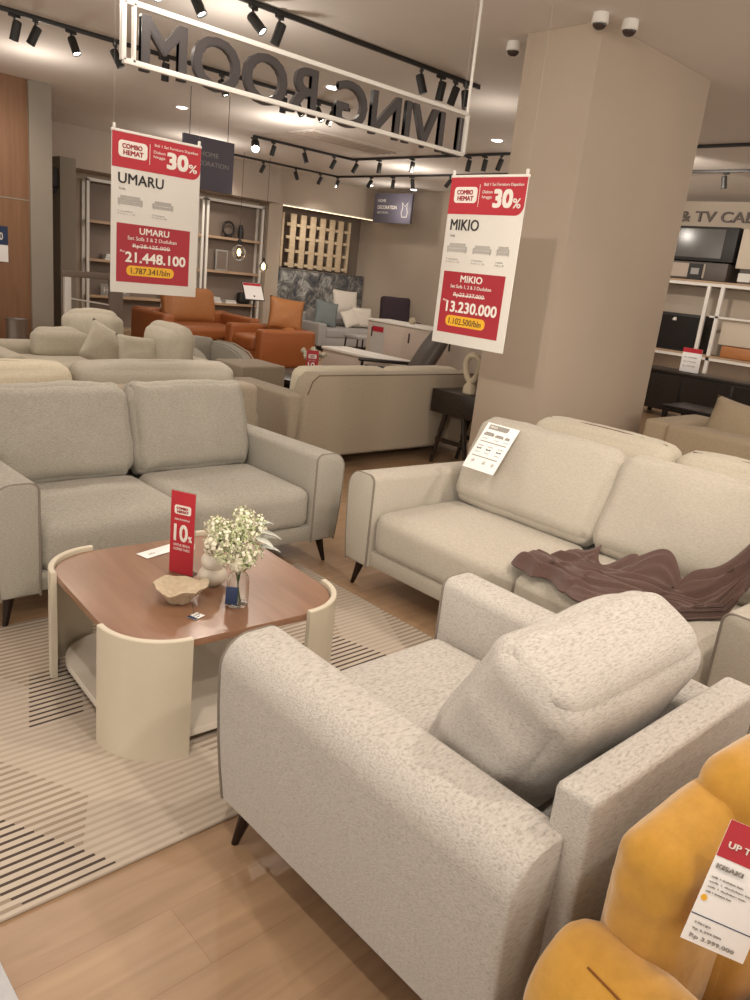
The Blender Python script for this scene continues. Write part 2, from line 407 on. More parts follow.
def letters(body, w, h, mat, parent, loc, rot, ext, bold):
    """raised lettering, every letter a mesh of its own"""
    def mesh(tx):
        cu = bpy.data.curves.new('txt', 'FONT'); cu.body = tx; cu.size = h*1.4; cu.extrude = ext; cu.resolution_u = 4
        tmp = bpy.data.objects.new('txt', cu); COL.objects.link(tmp); bpy.context.view_layer.update()
        me = bpy.data.meshes.new_from_object(tmp.evaluated_get(bpy.context.evaluated_depsgraph_get()))
        bpy.data.objects.remove(tmp); bpy.data.curves.remove(cu); return me
    full = mesh(body); X = [v.co.x for v in full.vertices]; Y = [v.co.y for v in full.vertices]
    x0, kx, y0, ky = min(X), w/(max(X)-min(X)), min(Y), h/(max(Y)-min(Y))
    for i, ch in enumerate(body):
        if ch == ' ': continue
        me = mesh(ch); off = max(v.co.x for v in mesh(body[:i+1]).vertices)-max(v.co.x for v in me.vertices)
        b = bmesh.new(); e = bold*h
        for j, (dx, dz) in enumerate(((-e, -e), (e, -e), (-e, e), (e, e), (0, 0))):
            k0 = len(b.verts); b.from_mesh(me); b.verts.ensure_lookup_table()
            for v in b.verts[k0:]: v.co.x += dx; v.co.y += dz; v.co.z *= 1+.06*j
        for v in b.verts: v.co.x = (v.co.x+off-x0)*kx; v.co.y = (v.co.y-y0)*ky
        me.clear_geometry(); b.to_mesh(me); b.free(); me.materials.clear(); me.materials.append(M[mat]); me.name = 'letter'
        o = bpy.data.objects.new('letter', me); COL.objects.link(o); o.parent = parent; o.location = loc; o.rotation_euler = rot
def rrect(x0, x1, z0, z1, rs, y=0, th=.001, n=6):
    """thin rounded rectangle plate facing -y; rs = radii bl, br, tr, tl"""
    bm = B(); pts = []
    for (cx, cz, a0, r) in ((x0, z0, PI, rs[0]), (x1, z0, 1.5*PI, rs[1]), (x1, z1, 0, rs[2]), (x0, z1, .5*PI, rs[3])):
        sx = 1 if cx == x0 else -1; sz = 1 if cz == z0 else -1
        if r == 0: pts.append((cx, cz)); continue
        for k in range(n+1):
            a = a0+PI/2*k/n; pts.append((cx+sx*r+r*math.cos(a), cz+sz*r+r*math.sin(a)))
    f = [bm.verts.new((x, y, z)) for x, z in pts]; g = [bm.verts.new((x, y+th, z)) for x, z in pts]
    bm.faces.new(f); bm.faces.new(g[::-1])
    for k in range(len(f)): bm.faces.new((f[k], g[k], g[(k+1) % len(f)], f[(k+1) % len(f)]))
    return bm

# ------------------------------------------------------------------ setting
CH = 3.3
struct('floor', bbox(-6, 16, -6, 17, -.1, 0), 'floor', smooth=False)
M['ceil'] = plain('ceiling paint', (.77, .72, .67), .9, var=.02, bscale=1.5)
struct('ceiling', bbox(-6, 16, -6, 17, CH, CH+.15), 'ceil', smooth=False)
# oak clad wall and grey pier on the left
struct('wall_left', bbox(-2, 3.70, 10.5, 10.8, 0, CH), 'wpanel', smooth=False)
struct('trim_1', bbox(-2, 3.70, 10.492, 10.5, 1.93, 1.945), 'gwall', smooth=False)
struct('wall_pier', bbox(3.70, 3.97, 10.46, 17, 0, CH), 'gwall', smooth=False)
struct('wall_column', bbox(4.86, 5.10, 12.5, 12.9, 0, CH-.6), 'gwall', smooth=False)
# back wall (with the recess for the bed display)
struct('wall_back', bbox(3.9, 9.97, 14.25, 14.5, 0, CH), 'cwall', smooth=False)
struct('wall_back_pier', bbox(9.64, 9.97, 13.9, 14.25, 0, 2.70), 'cwall', smooth=False)
struct('wall_recess', bbox(9.97, 12.62, 14.45, 14.6, 0, CH), 'backp', smooth=False)
struct('wall_back_header', bbox(9.64, 12.62, 13.9, 14.45, 2.70, CH), 'cwall', smooth=False)
struct('wall_right_far', bbox(12.62, 12.9, 7.9, 14.5, 0, CH), 'cwall', smooth=False)
struct('wall_right_return', bbox(12.62, 13.6, 7.7, 7.9, 0, CH), 'cwall', smooth=False)
struct('wall_right', bbox(13.6, 13.85, -6, 7.9, 0, CH), 'cwall', smooth=False)
struct('wall_soffit', bbox(4.1, 9.64, 13.55, 14.25, 2.66, CH), 'soffit', smooth=False)
# air diffuser recess in the ceiling
t = thing('ceiling_vent', 'rectangular slotted air diffuser set in the ceiling behind the hanging letters', 'vent', (7.8, 9.4, CH))
obj('frame', bbox(-.85, .85, -.30, .30, -.012, 0, r=.004), 'ceil', t)
for k in range(4): obj('slat', bbox(-.8, .8, -.22+k*.13, -.17+k*.13, -.03, -.012, r=.004), 'soffit', t)

# pillar
pm = plain('pillar paint', (.46, .375, .295), .75, var=.02, bscale=2)
struct('wall_pillar', bbox(4.9, 6.50, 3.37, 4.0, 0, CH, r=.006), pm)

# ------------------------------------------------------------------ rug, mat
o = tag(obj('area_rug', bbox(-1.2, 2.44, 1.555, 3.04, 0.0005, .012, r=.004), 'rug'), 'cream area rug with fine taupe ribs and dark dash stripes under the coffee table', 'rug')
o = tag(obj('floor_mat', bbox(-.6, .416, .6, 1.45, 0.0005, .01, r=.003), 'bluebox'), 'pale blue-grey mat corner on the floor at the bottom left', 'mat')

# ------------------------------------------------------------------ near seating group
sofa('armchair', 'pale grey heathered armchair in the foreground with one leaning back cushion', 'armchair', (1.49, 1.51, 0), PI, 1.02, .99,
     'mikio', aw=.185, ah=.625, sh=.44, bh=.86, nseat=1, nback=1, slab=.70, slabt=.085, armd=.945, lean=26, by=.69, bth=.24, bhgt=.45, wr=.012, seed=3, drop=.02, sab=.04, sd=.68, bgap=.035)
sofa('sofa', 'pale grey two-cushion sofa with a brown throw and a paper price tag, before the pillar', 'sofa', (2.5, 1.73, 0), -PI/2, 2.08, .95,
     'mikio2', aw=.185, ah=.61, sh=.43, bh=.86, nseat=2, nback=2, slab=.66, lean=25, by=.73, bth=.20, bhgt=.485, wr=.007, seed=6)
sofa('sofa', 'taupe grey two-seat sofa behind the coffee table, below the UMARU sign', 'sofa', (1.775, 2.99, 0), 0, 1.78, .95,
     'umaru', aw=.19, ah=.62, sh=.43, bh=.86, nseat=2, nback=2, slab=.66, lean=16, by=.72, bth=.19, bhgt=.475, wr=.011, seed=9)

# ------------------------------------------------------------------ coffee table
TR = R(-3.6); TC = (1.362, 2.292, .012)
tb = thing('coffee_table', 'rounded square walnut coffee table wrapped by four curved cream corner panels', 'coffee table', TC, TR)
HX, HY, CR = .415, .422, .20
def rounded(hx, hy, r, n=10):
    P = []
    for cx, cy, a0 in ((hx-r, hy-r, 0), (-hx+r, hy-r, PI/2), (-hx+r, -hy+r, PI), (hx-r, -hy+r, 1.5*PI)):
        for k in range(n+1):
            a = a0+PI/2*k/n; P.append((cx+r*math.cos(a), cy+r*math.sin(a)))
    return P
def plate(P, z0, z1, bev=.003):
    bm = B(); f = [bm.verts.new((x, y, z0)) for x, y in P]; g = [bm.verts.new((x*(1-.004), y*(1-.004), z1)) for x, y in P]; h = [bm.verts.new((x, y, z1-bev)) for x, y in P]
    bm.faces.new(f[::-1]); bm.faces.new(g); n = len(P)
    for a, b in ((f, h), (h, g)):
        for k in range(n): bm.faces.new((a[k], a[(k+1) % n], b[(k+1) % n], b[k]))
    return bm
obj('tabletop', plate(rounded(HX-.004, HY-.004, CR), .375, .398), 'walnut', tb)
obj('bottom_shelf', plate(rounded(HX-.03, HY-.03, CR), .035, .06), 'shelfw', tb)
obj('under_frame', bbox(-.3, .3, -.31, .31, .345, .375, r=.004), 'shelfw', tb)
th = .018
for cx, cy, a0 in ((HX-CR, HY-CR, 0), (-HX+CR, HY-CR, PI/2), (-HX+CR, -HY+CR, PI), (HX-CR, -HY+CR, 1.5*PI)):
    bm = B(); rings = []
    N_ = 18
    for k in range(N_+1):
        a = a0+PI/2*k/N_
        c, s = math.cos(a), math.sin(a)
        ri, ro = CR-.003, CR+th
        rings.append([bm.verts.new((cx+c*ri, cy+s*ri, 0)), bm.verts.new((cx+c*ro, cy+s*ro, 0)), bm.verts.new((cx+c*ro, cy+s*ro, .411)),
                      bm.verts.new((cx+c*(ro-.003), cy+s*(ro-.003), .414)), bm.verts.new((cx+c*(ri+.003), cy+s*(ri+.003), .414)), bm.verts.new((cx+c*ri, cy+s*ri, .411))])
    for A, C in zip(rings, rings[1:]):
        for k in range(6): bm.faces.new((A[k], A[(k+1) % 6], C[(k+1) % 6], C[k]))
    bm.faces.new(rings[0]); bm.faces.new(rings[-1][::-1])
    obj('corner_panel', bm, 'panel', tb, ang=40)
TZ = .412   # height of the table surface above the floor

# ---- things on the table
def combo_logo(parent, x, z, w, y=-.0016):
    obj('logo_badge', rrect(x, x+w, z, z+w*.5, (w*.12, w*.12, w*.12, w*.12), y=y), 'wink', parent)
    text('COMBO', w*.2, 'red2', parent, (x+w*.12, y-.0003, z+w*.26), fit=(w*.7, w*.15), bold=.03, name='logo_lettering')
    text('HEMAT', w*.2, 'red2', parent, (x+w*.16, y-.0003, z+w*.07), fit=(w*.7, w*.15), bold=.03, name='logo_lettering')
# tall red card; faces camera side
def tent(name, label, loc, rz, w=.095, h=.215, s=1):
    t = thing(name, label, 'sign', loc, rz)
    obj('acrylic_stand', bbox(-w/2-.002, w/2+.002, .002, .005, 0, h+.002), 'acryl', t, smooth=False)
    obj('base_flap', bbox(-w/2, w/2, 0, .045, 0, .002), 'acryl', t, smooth=False)
    obj('card', bbox(-w/2, w/2, -.0005, .0005, .001, h), 'red', t, smooth=False)
    combo_logo(t, -w*.34, h*.73, w*.68, y=-.0016)
    text('DISKON HINGGA', .01, 'wink', t, (-w*.32, -.0012, h*.655), fit=(w*.62, h*.022))
    text('10', .06, 'wink', t, (-w*.34, -.0012, h*.40), fit=(w*.58, h*.21), bold=.02)
    text('%', .02, 'wink', t, (w*.26, -.0012, h*.41), fit=(w*.16, h*.075), bold=.02)
    text('UNTUK SEMUA', .01, 'wink', t, (-w*.34, -.0012, h*.34), fit=(w*.68, h*.03))
    text('COFFEE TABLE', .01, 'wink', t, (-w*.34, -.0012, h*.29), fit=(w*.68, h*.03))
    return t
tent('price_tent', 'tall red discount card with a white 10 standing on the coffee table', (1.348, 2.36, TZ), R(-62), .10, .315)
t = thing('paper_sheet', 'white slip of paper lying flat on the table behind the red card', 'paper', (1.39, 2.60, TZ), R(14))
obj('sheet', bbox(-.09, .09, -.032, .032, 0, .002, r=.0008), 'paper', t); text('info', .02, 'palegrey', t, (-.06, -.01, .0022), rot=(0, 0, 0))

# bubble vase
t = thing('bubble_vase', 'cream ceramic vase of three stacked bulges beside the flowers', 'vase', (1.402, 2.228, TZ))
prof = [(.026, 0), (.028, .004)]
for zc, r in ((.036, .052), (.090, .044), (.138, .037)):
    hh = .029 if zc < .1 else .024
    for k in range(1, 12):
        a = -PI/2+PI*k/12; prof.append((r*.45+r*.55*math.cos(a), zc+hh*math.sin(a)))
prof += [(.016, .162), (.018, .178), (.020, .184), (.015, .184), (.012, .165)]
obj('body', lathe(B(), prof, 36), 'ceramic', t)
# glass vase
GX, GY = 1.385, 2.04
t = thing('glass_vase', 'clear glass bottle vase holding the flowers, with a navy hang tag', 'vase', (GX, GY, TZ))
obj('body', lathe(B(), [(.001, .001), (.036, .001), (.038, .006), (.038, .085), (.034, .105), (.024, .118), (.024, .128), (.029, .135), (.026, .135), (.021, .128), (.021, .118), (.031, .104), (.035, .085), (.035, .008), (.001, .006)], 32), 'glass', t)
tg = obj('hang_tag', bbox(-.020, .020, -.001, .001, 0, .062, r=.0008), 'navy', t, loc=(-.043, -.028, .018), rot=(R(-8), 0, R(-40)), label='navy blue card hang tag')
# bouquet
bq = thing('bouquet', 'bunch of cream and green small flowers with pale leaves in the glass vase', 'flowers', (GX, GY, TZ+.008))
random.seed(11)
heads = []
for k in range(17):
    a = k*2.39996; rr = .008+.062*math.sqrt(k/17)
    rr *= 1.15; heads.append(Vector((rr*math.cos(a)-.008, rr*math.sin(a)+.016, .20+random.uniform(0, .105)-rr*.25)))
for k, h in enumerate(heads[:9]):
    bm = B(); b0 = Vector((-h.x*.25, -h.y*.2, .004)); tube(bm, [b0, Vector((h.x*.15, h.y*.15, .10)), h], [.0016, .0014, .001], 5); obj('stem', bm, 'stem', bq)
def blobs(bm, c, R0, n, r, flat=1):
    for _ in range(n):
        d = Vector((random.gauss(0, 1), random.gauss(0, 1), random.gauss(0, 1))).normalized()*R0*random.random()**.33
        bmesh.ops.create_icosphere(bm, subdivisions=1, radius=r*random.uniform(.7, 1.2), matrix=Matrix.Translation(c+d))
    return bm
def petals(bm, c, n, R0, l, w):
    for _ in range(n):
        d = Vector((random.gauss(0, 1), random.gauss(0, 1), random.gauss(0, 1))).normalized()
        p = c+d*R0*random.uniform(.75, 1); s = d.orthogonal().normalized(); s.rotate(Matrix.Rotation(random.uniform(0, 6.28), 3, d)); u = d.cross(s)
        q = [p-s*w-u*w*.2, p+u*-w+d*l*.2, p+s*w, p+u*w+d*l*.4]
        vs = [bm.verts.new(x) for x in q]; bm.faces.new(vs)
    return bm
bm = B()
for k, h in enumerate(heads): blobs(bm, h, .036, 60, .0042)
obj('bud_cluster', bm, 'bud', bq, kind='stuff', label='mass of tiny green white buds')
bm = B()
for k, h in enumerate(heads): petals(bm, h, 46, .040, .012, .0065)
obj('small_blossoms', bm, 'bloom', bq, kind='stuff', label='scattered small cream petals')
for c, rr in ((Vector((-.062, .050, .205)), .044), (Vector((-.03, -.035, .155)), .026)):
    bm = petals(blobs(B(), c, rr*.7, 30, .010), c, 170, rr, .012, .009); obj('bloom', bm, 'bloom', bq, label='round cream flower head')
bm = B()
for k in range(60):
    h = random.choice(heads); a = random.uniform(0, 2*PI); p = h*random.uniform(.6, .95); d = Vector((math.cos(a), math.sin(a), .5))*.024; s = d.cross(Vector((0, 0, 1))).normalized()*.006
    vs = [bm.verts.new(x) for x in (p, p+d*.5+s, p+d, p+d*.5-s)]; bm.faces.new(vs)
obj('foliage', bm, 'leaf', bq, kind='stuff')
for k, (a, e, L_) in enumerate(((-.75, .25, .085), (-.45, .5, .08), (-1.05, .12, .07), (-.6, .05, .08), (-.2, .35, .07))):
    d = Vector((math.cos(a), math.sin(a), e)).normalized(); base = Vector((d.x*.055, d.y*.055, .205+.018*k)); s = d.cross(Vector((0, 0, 1))).normalized(); u = s.cross(d)
    bm = B(); rows = []
    for i in range(9):
        q = i/8; wd = .017*math.sin(PI*q**.7)+.0006; cpt = base+d*L_*q+Vector((0, 0, -.03*q*q))
        rows.append([bm.verts.new(cpt-s*wd+u*.004), bm.verts.new(cpt), bm.verts.new(cpt+s*wd+u*.004)])
    for A, C in zip(rows, rows[1:]):
        bm.faces.new((A[0], A[1], C[1], C[0])); bm.faces.new((A[1], A[2], C[2], C[1]))
    lf = obj('pale_leaf', bm, 'leafp', bq, label='pale silver leaf'); sm = lf.modifiers.new('s', 'SOLIDIFY'); sm.thickness = .0012
# clay bowl, wavy
t = thing('clay_bowl', 'sand-coloured wavy-rimmed clay dish at the middle of the table', 'bowl', (1.228, 2.155, TZ), R(-20))
bm = B(); rings = []; S = 56
def wav(a): return 1+.09*math.sin(3*a+.5)+.06*math.sin(5*a+2)
for (r, z, w) in ((.02, .004, 0), (.038, .002, 0), (.045, .012, .1), (.062, .030, .5), (.078, .046, .9), (.088, .056, 1), (.090, .059, 1), (.085, .060, 1), (.072, .054, .9), (.05, .042, .5), (.02, .036, .2), (.002, .035, 0)):
    ring = []
    for k in range(S):
        a = 2*PI*k/S; rr = r*(1+(wav(a)-1)*w); zz = z+w*.007*math.sin(4*a+1)+w*.004*math.sin(7*a)
        p = Vector((rr*math.cos(a)*1.08, rr*math.sin(a)*.95, zz)); p += Vector((0, 0, .003*noise.noise(p*60)))
        ring.append(bm.verts.new(p))
    rings.append(ring)
for ring in rings:
    for v in ring: v.co.x *= .93; v.co.y *= .95
for A, C in zip(rings, rings[1:]):
    for k in range(S): bm.faces.new((A[k], A[(k+1) % S], C[(k+1) % S], C[k]))
bm.faces.new(rings[0][::-1]); bm.faces.new(rings[-1])
obj('dish', bm, 'clay', t)
tube_bm = tube(B(), [(.02, -.075, .05), (.03, -.10, .02), (.03, -.115, .004)], .0007, 5); obj('string', tube_bm, 'ink', t)
t2 = obj('price_tag', bbox(-.024, .024, -.018, .018, 0, .0012, r=.0005), 'paper', t, loc=(.035, -.128, .001), rot=(0, 0, R(38)), label='white price label with a navy edge')
obj('tag_edge', bbox(-.024, -.010, -.018, .018, .0012, .0016), 'navy', t2)
text('Rp 199.000', .008, 'ink', t2, (-.007, 0, .0016), rot=(0, 0, 0), fit=(.028, .005)); text('dish', .008, 'ink', t2, (-.007, -.01, .0016), rot=(0, 0, 0), fit=(.015, .004))

# ------------------------------------------------------------------ brown throw on the sofa
def throw():
    bm = B(); NU, NV = 170, 110; grid = []
    ctrl = [(2.69, 1.73, .28), (2.69, 1.58, .40), (2.69, 1.42, .43), (2.71, 1.22, .42), (2.82, 1.05, .38), (3.02, .93, .30)]
    for i in range(NU+1):
        u = i/NU; f = u*(len(ctrl)-1); k = min(int(f), len(ctrl)-2); q = f-k; q = q*q*(3-2*q)
        cx, cy, w = [ctrl[k][j]*(1-q)+ctrl[k+1][j]*q for j in range(3)]
        row = []
        w *= 1+.13*math.sin(u*17)+.07*math.sin(u*41)
        for j in range(NV+1):
            v = j/NV-.5
            x = cx+v*w; y = cy-.03*math.sin(v*4)+.03*noise.noise(Vector((v*5, u*3, 2)))
            # long folds following the cloth's length, gathered at the left end
            vv = v+.10*math.sin(u*5+1)+.12*noise.noise(Vector((u*3, 0, 7)))
            fold = noise.noise(Vector((u*2.4, vv*8, 1.3)))*.9+.55*noise.noise(Vector((u*4.5+3, vv*17, 5.1)))+.25*noise.noise(Vector((u*11, vv*20, 9.1)))+.12
            edge = min(1, (0.5-abs(v))*9, u*12, (1-u)*14+.3)
            h = .012+(.046+.03*math.exp(-u*5))*(0.5+.85*fold)*max(edge, 0)
            base = .445
            # climbs the foot of the back cushion at the far side and the arm at the right end
            base += max(0, x-2.84)*1.3
            if y < .96: base += min(.19, (.96-y)*2.0)
            row.append(bm.verts.new((x, y, base+max(h, .006))))
        grid.append(row)
    for i in range(NU):
        for j in range(NV): bm.faces.new((grid[i][j], grid[i+1][j], grid[i+1][j+1], grid[i][j+1]))
    return bm
o = tag(obj('throw_blanket', throw(), 'throw', ang=180), 'crumpled dark brown fleece throw lying along the sofa seat', 'blanket')
s_ = o.modifiers.new('s', 'SOLIDIFY'); s_.thickness = .008; s_.offset = -1

# ------------------------------------------------------------------ price tag on sofa cushion
t = thing('price_card', 'white product sheet with small sofa drawings leaning on the left cushion of the sofa', 'card', (2.97, 2.345, .66), 0, rot=Euler((R(-37), 0, R(-90)), 'XYZ'))
W_, H_ = .20, .27
obj('sheet', bbox(-W_/2, W_/2, 0, .002, 0, H_, r=.0006), 'paper', t)
obj('header', rrect(-W_*.40, W_*.22, H_*.87, H_*.97, (0, .012, 0, 0), y=-.001), 'greyink', t)
text('MIKIO', .014, 'wink', t, (-W_*.36, -.0016, H_*.895), fit=(.045, .013), bold=.02)
def mini_sofa(parent, x, z, w, n, mat='greyink', y=-.001):
    h = w*.36 if n > 1 else w*.6
    bm = B()
    box(bm, x, x+w, y-.0004, y, z+h*.12, z+h*.45); box(bm, x+w*.1, x+w*.9, y-.0004, y, z+h*.5, z+h)
    box(bm, x, x+w*.09, y-.0005, y, z+h*.12, z+h*.72); box(bm, x+w*.91, x+w, y-.0005, y, z+h*.12, z+h*.72)
    box(bm, x+w*.04, x+w*.08, y-.0004, y, z, z+h*.12); box(bm, x+w*.92, x+w*.96, y-.0004, y, z, z+h*.12)
    obj('sofa_drawing', bm, mat, parent, smooth=False)
for x, w, n in ((-.085, .062, 3), (-.012, .05, 2), (.05, .028, 1)): mini_sofa(t, x, H_*.72, w, n)
for x in (-.085, -.01, .05): text('3 dudukan', .006, 'greyink', t, (x, -.001, H_*.66), fit=(.035, .004))
for z in (.59, .27): obj('rule_line', bbox(-W_*.42, W_*.40, -.0012, 0, H_*z, H_*(z+.018)), 'greyink', t, smooth=False)
for i, x in enumerate((-.08, -.02, .045)): text('RANGKA', .01, 'greyink', t, (x, -.001, H_*.50), fit=(.035, .005)); text('kayu solid', .01, 'ink', t, (x, -.001, H_*.42), fit=(.028, .012)); text('bahan', .01, 'greyink', t, (x, -.001, H_*.36), fit=(.03, .005))
for x in (-.07, .0, .055): text('*', .05, 'greyink', t, (x, -.001, H_*.13), fit=(.022, .022))
obj('cord', tube(B(), [(-.02, -.001, H_*.99), (-.05, .02, H_*1.1), (-.09, .06, H_*1.12)], .0012, 5), 'card', t)

# ------------------------------------------------------------------ hanging price signs
def hang_sign(name_label, loc, rz, w, h, model, sub, old, price, inst, nsofa, mz):
    t = thing('hanging_price_sign', name_label, 'sign', loc, rz)     # origin at bottom centre
    obj('board', bbox(-w/2, w/2, 0, .006, 0, h, r=.002), 'card', t)
    obj('red_header', rrect(-w/2+.002, w/2-.002, h*.785, h-.003, (0, w*.10, 0, 0), y=-.0012), 'red', t)
    obj('red_panel', rrect(-w*.44, w*.40, h*.07, h*.445, (0, 0, 0, 0), y=-.0012), 'red2', t)
    combo_logo(t, -w*.43, h*.85, w*.31, y=-.0022)
    obj('divider', bbox(-w*.095, -w*.09, -.0022, 0, h*.83, h*.955), 'wink', t, smooth=False)
    text('Beli 1 Set Furniture Dapatkan', .02, 'wink', t, (-w*.04, -.0022, h*.942), fit=(w*.50, h*.022))
    text('Diskon', .02, 'wink', t, (-w*.05, -.0022, h*.905), fit=(w*.13, h*.018)); text('hingga', .02, 'wink', t, (-w*.05, -.0022, h*.872), fit=(w*.13, h*.022))
    text('30', .1, 'wink', t, (w*.10, -.0022, h*.825), fit=(w*.25, h*.105), bold=.035)
    text('%', .05, 'wink', t, (w*.355, -.0022, h*.825), fit=(w*.10, h*.055), bold=.01)
    text(model, .08, 'ink', t, (-w*.43, -.0022, h*.69), fit=(w*.50 if model == 'UMARU' else w*.39, h*.065), bold=.008, label='black model word')
    text('Sofa', .02, 'greyink', t, (-w*.42, -.0022, h*.652), fit=(w*.07, h*.014))
    xs = ((-w*.44, w*.28, 3), (-w*.08, w*.25, 2), (w*.24, w*.16, 1)) if nsofa == 3 else ((-w*.43, w*.27, 3), (-w*.05, w*.24, 2))
    for x, ww, n in xs:
        mini_sofa(t, x, h*.555, ww, n, 'palegrey', -.001); text('3 dudukan', .02, 'palegrey', t, (x, -.001, h*.515), fit=(ww*.6, h*.010)); text('P 210 x L 90', .02, 'palegrey', t, (x, -.001, h*.498), fit=(ww*.7, h*.009))
    text(model, .05, 'wink', t, (-w*.19, -.0022, h*.385), fit=(w*.34 if model == 'UMARU' else w*.30, h*.042), bold=.015)
    text(sub, .03, 'wink', t, (-w*.32, -.0022, h*.345), fit=(w*.56, h*.024))
    text(old, .03, 'wink', t, (-w*.26, -.0022, h*.29), fit=(w*.42, h*.032)); obj('strike_line', bbox(-w*.27, w*.17, -.0026, 0, h*.303, h*.308), 'wink', t, smooth=False)
    text('Rp', .02, 'wink', t, (-w*.40, -.0022, h*.26), fit=(w*.05, h*.016))
    text(price, .06, 'wink', t, (-w*.345, -.0022, h*.20), fit=(w*.70, h*.068), bold=.02)
    obj('yellow_pill', rrect(-w*.33, w*.22, h*.115, h*.18, (w*.05,)*4, y=-.0022), 'yink', t)
    text(inst, .03, 'ink', t, (-w*.28, -.0032, h*.128), fit=(w*.45, h*.038))
    obj('rail_top', bbox(-w/2-.002, w/2+.002, -.003, .009, h-.004, h+.008, r=.002), 'whitem', t)
    for s in (-1, 1):
        zc = CH-loc[2]
        obj('hanging_wire', tube(B(), [(s*(w/2-.012), .003, h+.005), (s*(w/2-.012), .003, zc)], .0004, 4), 'palegrey', t)
        obj('clip', bbox(s*(w/2-.012)-.006, s*(w/2-.012)+.006, -.004, .008, h, h+.03, r=.002), 'whitem', t)
    return t
hang_sign('red and white hanging price sign reading MIKIO before the pillar', (3.0, 2.557, 1.24), -PI/2, .468, .795, 'MIKIO', 'Set Sofa 1, 2 & 3 Dudukan', 'Rp23.337.000', '13.230.000', '1.102.500/bln', 3, 0)
hang_sign('red and white hanging price sign reading UMARU above the left sofa', (2.02, 3.92, 1.31), 0, .49, .765, 'UMARU', 'Set Sofa 3 & 2 Dudukan', 'Rp28.125.000', '21.448.100', '1.787.341/bln', 2, 0)

# ------------------------------------------------------------------ LIVING ROOM hanging frame (read from behind)
t = thing('living_room_sign', 'white hanging frame with black LIVING ROOM letters seen from behind', 'sign', (2.965, 3.8, 2.36))
fw, fh = 2.39, .245
for z, nm in ((0, 'bottom_bar'), (fh, 'top_bar')): obj(nm, bbox(-fw/2, fw/2, -.012, .012, z-.012, z+.012, r=.002), 'whitem', t)
for x in (-fw/2, fw/2): obj('side_bar', bbox(x-.012, x+.012, -.012, .012, 0, fh, r=.002), 'whitem', t)
obj('side_bar', bbox(-fw/2+.045, -fw/2+.06, -.012, .012, 0, fh, r=.002), 'whitem', t)
for x in (-fw/2+.01, fw/2-.005): obj('hanging_pole', tube(B(), [(x, 0, fh), (x, 0, CH-2.36)], .010, 10), 'whitem', t)
letters('LIVING ROOM', fw-.12, .235, 'letterm', t, (fw/2-.02, .024, -.018), (PI/2, 0, PI), .012, .02)

# ------------------------------------------------------------------ ceiling tracks and spots
def rail(label, pts, z=CH-.045):
    bm = B()
    for (x0, y0), (x1, y1) in zip(pts, pts[1:]):
        if abs(x1-x0) > abs(y1-y0): box(bm, min(x0, x1)-.017, max(x0, x1)+.017, y0-.014, y0+.014, z+.010, z+.045, r=.003)
        else: box(bm, x0-.014, x0+.014, min(y0, y1)-.017, max(y0, y1)+.017, z+.010, z+.045, r=.003)
    return tag(obj('track_rail', bm, 'trackm'), label, 'track')
rail('black ceiling track nearest the LIVING ROOM letters, ending right of them', [(1.5, 5.33), (5.93, 5.33)])
rail('black ceiling track running from the left edge behind the hanging letters', [(1.2, 7.5), (6.2, 7.5)])
rail('black L-shaped ceiling track turning a corner, upper of the far pair', [(7.0, 10.6), (8.95, 10.6), (8.95, 1.5)])
rail('black L-shaped ceiling track, lower and farthest of the far pair', [(7.6, 12.9), (10.55, 12.9), (10.55, 1.5)])
ORD = ['first', 'second', 'third', 'fourth', 'fifth', 'sixth', 'seventh', 'eighth', 'ninth', 'tenth', 'eleventh', 'twelfth']
def head(x, y, tilt, az, lit, label, group):
    z = CH-.034
    t = thing('track_spotlight', label, 'spotlight', (x, y, z), az, group)
    obj('adapter', bbox(-.05, .05, -.016, .016, -.025, 0, r=.003), 'trackm', t)
    h = obj('lamp_housing', lathe(B(), [(.012, .045), (.032, .04), (.036, .03), (.036, -.10), (.038, -.11), (.034, -.112), (.030, -.095)], 18), 'trackm', t, loc=(.02, 0, -.085), rot=(R(tilt), 0, 0))
    obj('yoke', tube(B(), [(.0, 0, -.02), (.0, 0, -.06), (.02, 0, -.085)], .009, 8), 'trackm', t)
    obj('lens', lathe(B(), [(.001, -.098), (.033, -.098), (.033, -.092), (.001, -.092)], 16), {0: 'blackm', 1: 'lensdim', 2: 'lens', 3: 'star'}[lit], h)
    if lit == 3: h.scale = (1.7, 1.7, 1.2)
    return t
def row(lst, where, group):
    for i, (x, y, tilt, az, lit) in enumerate(lst):
        head(x, y, tilt, R(az), lit, '%s black spotlight from the left on the %s' % (ORD[i], where), group)
row([(2.55, 7.5, 20, 20, 0), (2.72, 7.5, 25, 60, 0), (3.02, 7.5, -28, 20, 2), (3.42, 7.5, -28, 60, 2), (3.9, 7.5, 5, 0, 1), (4.53, 7.5, -25, 40, 2), (5.28, 7.5, 8, 0, 1), (5.48, 7.5, -30, 40, 1), (5.76, 7.5, -30, 30, 2), (5.97, 7.5, 20, 50, 0)],
    'track behind the hanging letters', 'spotlights on the left ceiling track')
row([(2.62, 5.33, -60, 20, 3), (2.98, 5.33, -30, 30, 2), (3.45, 5.33, -45, 30, 2), (3.68, 5.33, 20, 30, 0), (5.18, 5.33, -20, 50, 2), (5.43, 5.33, 10, 0, 0), (5.62, 5.33, 15, 30, 0), (5.76, 5.33, -10, 30, 1)],
    'track nearest the hanging letters', 'spotlights on the nearest ceiling track')
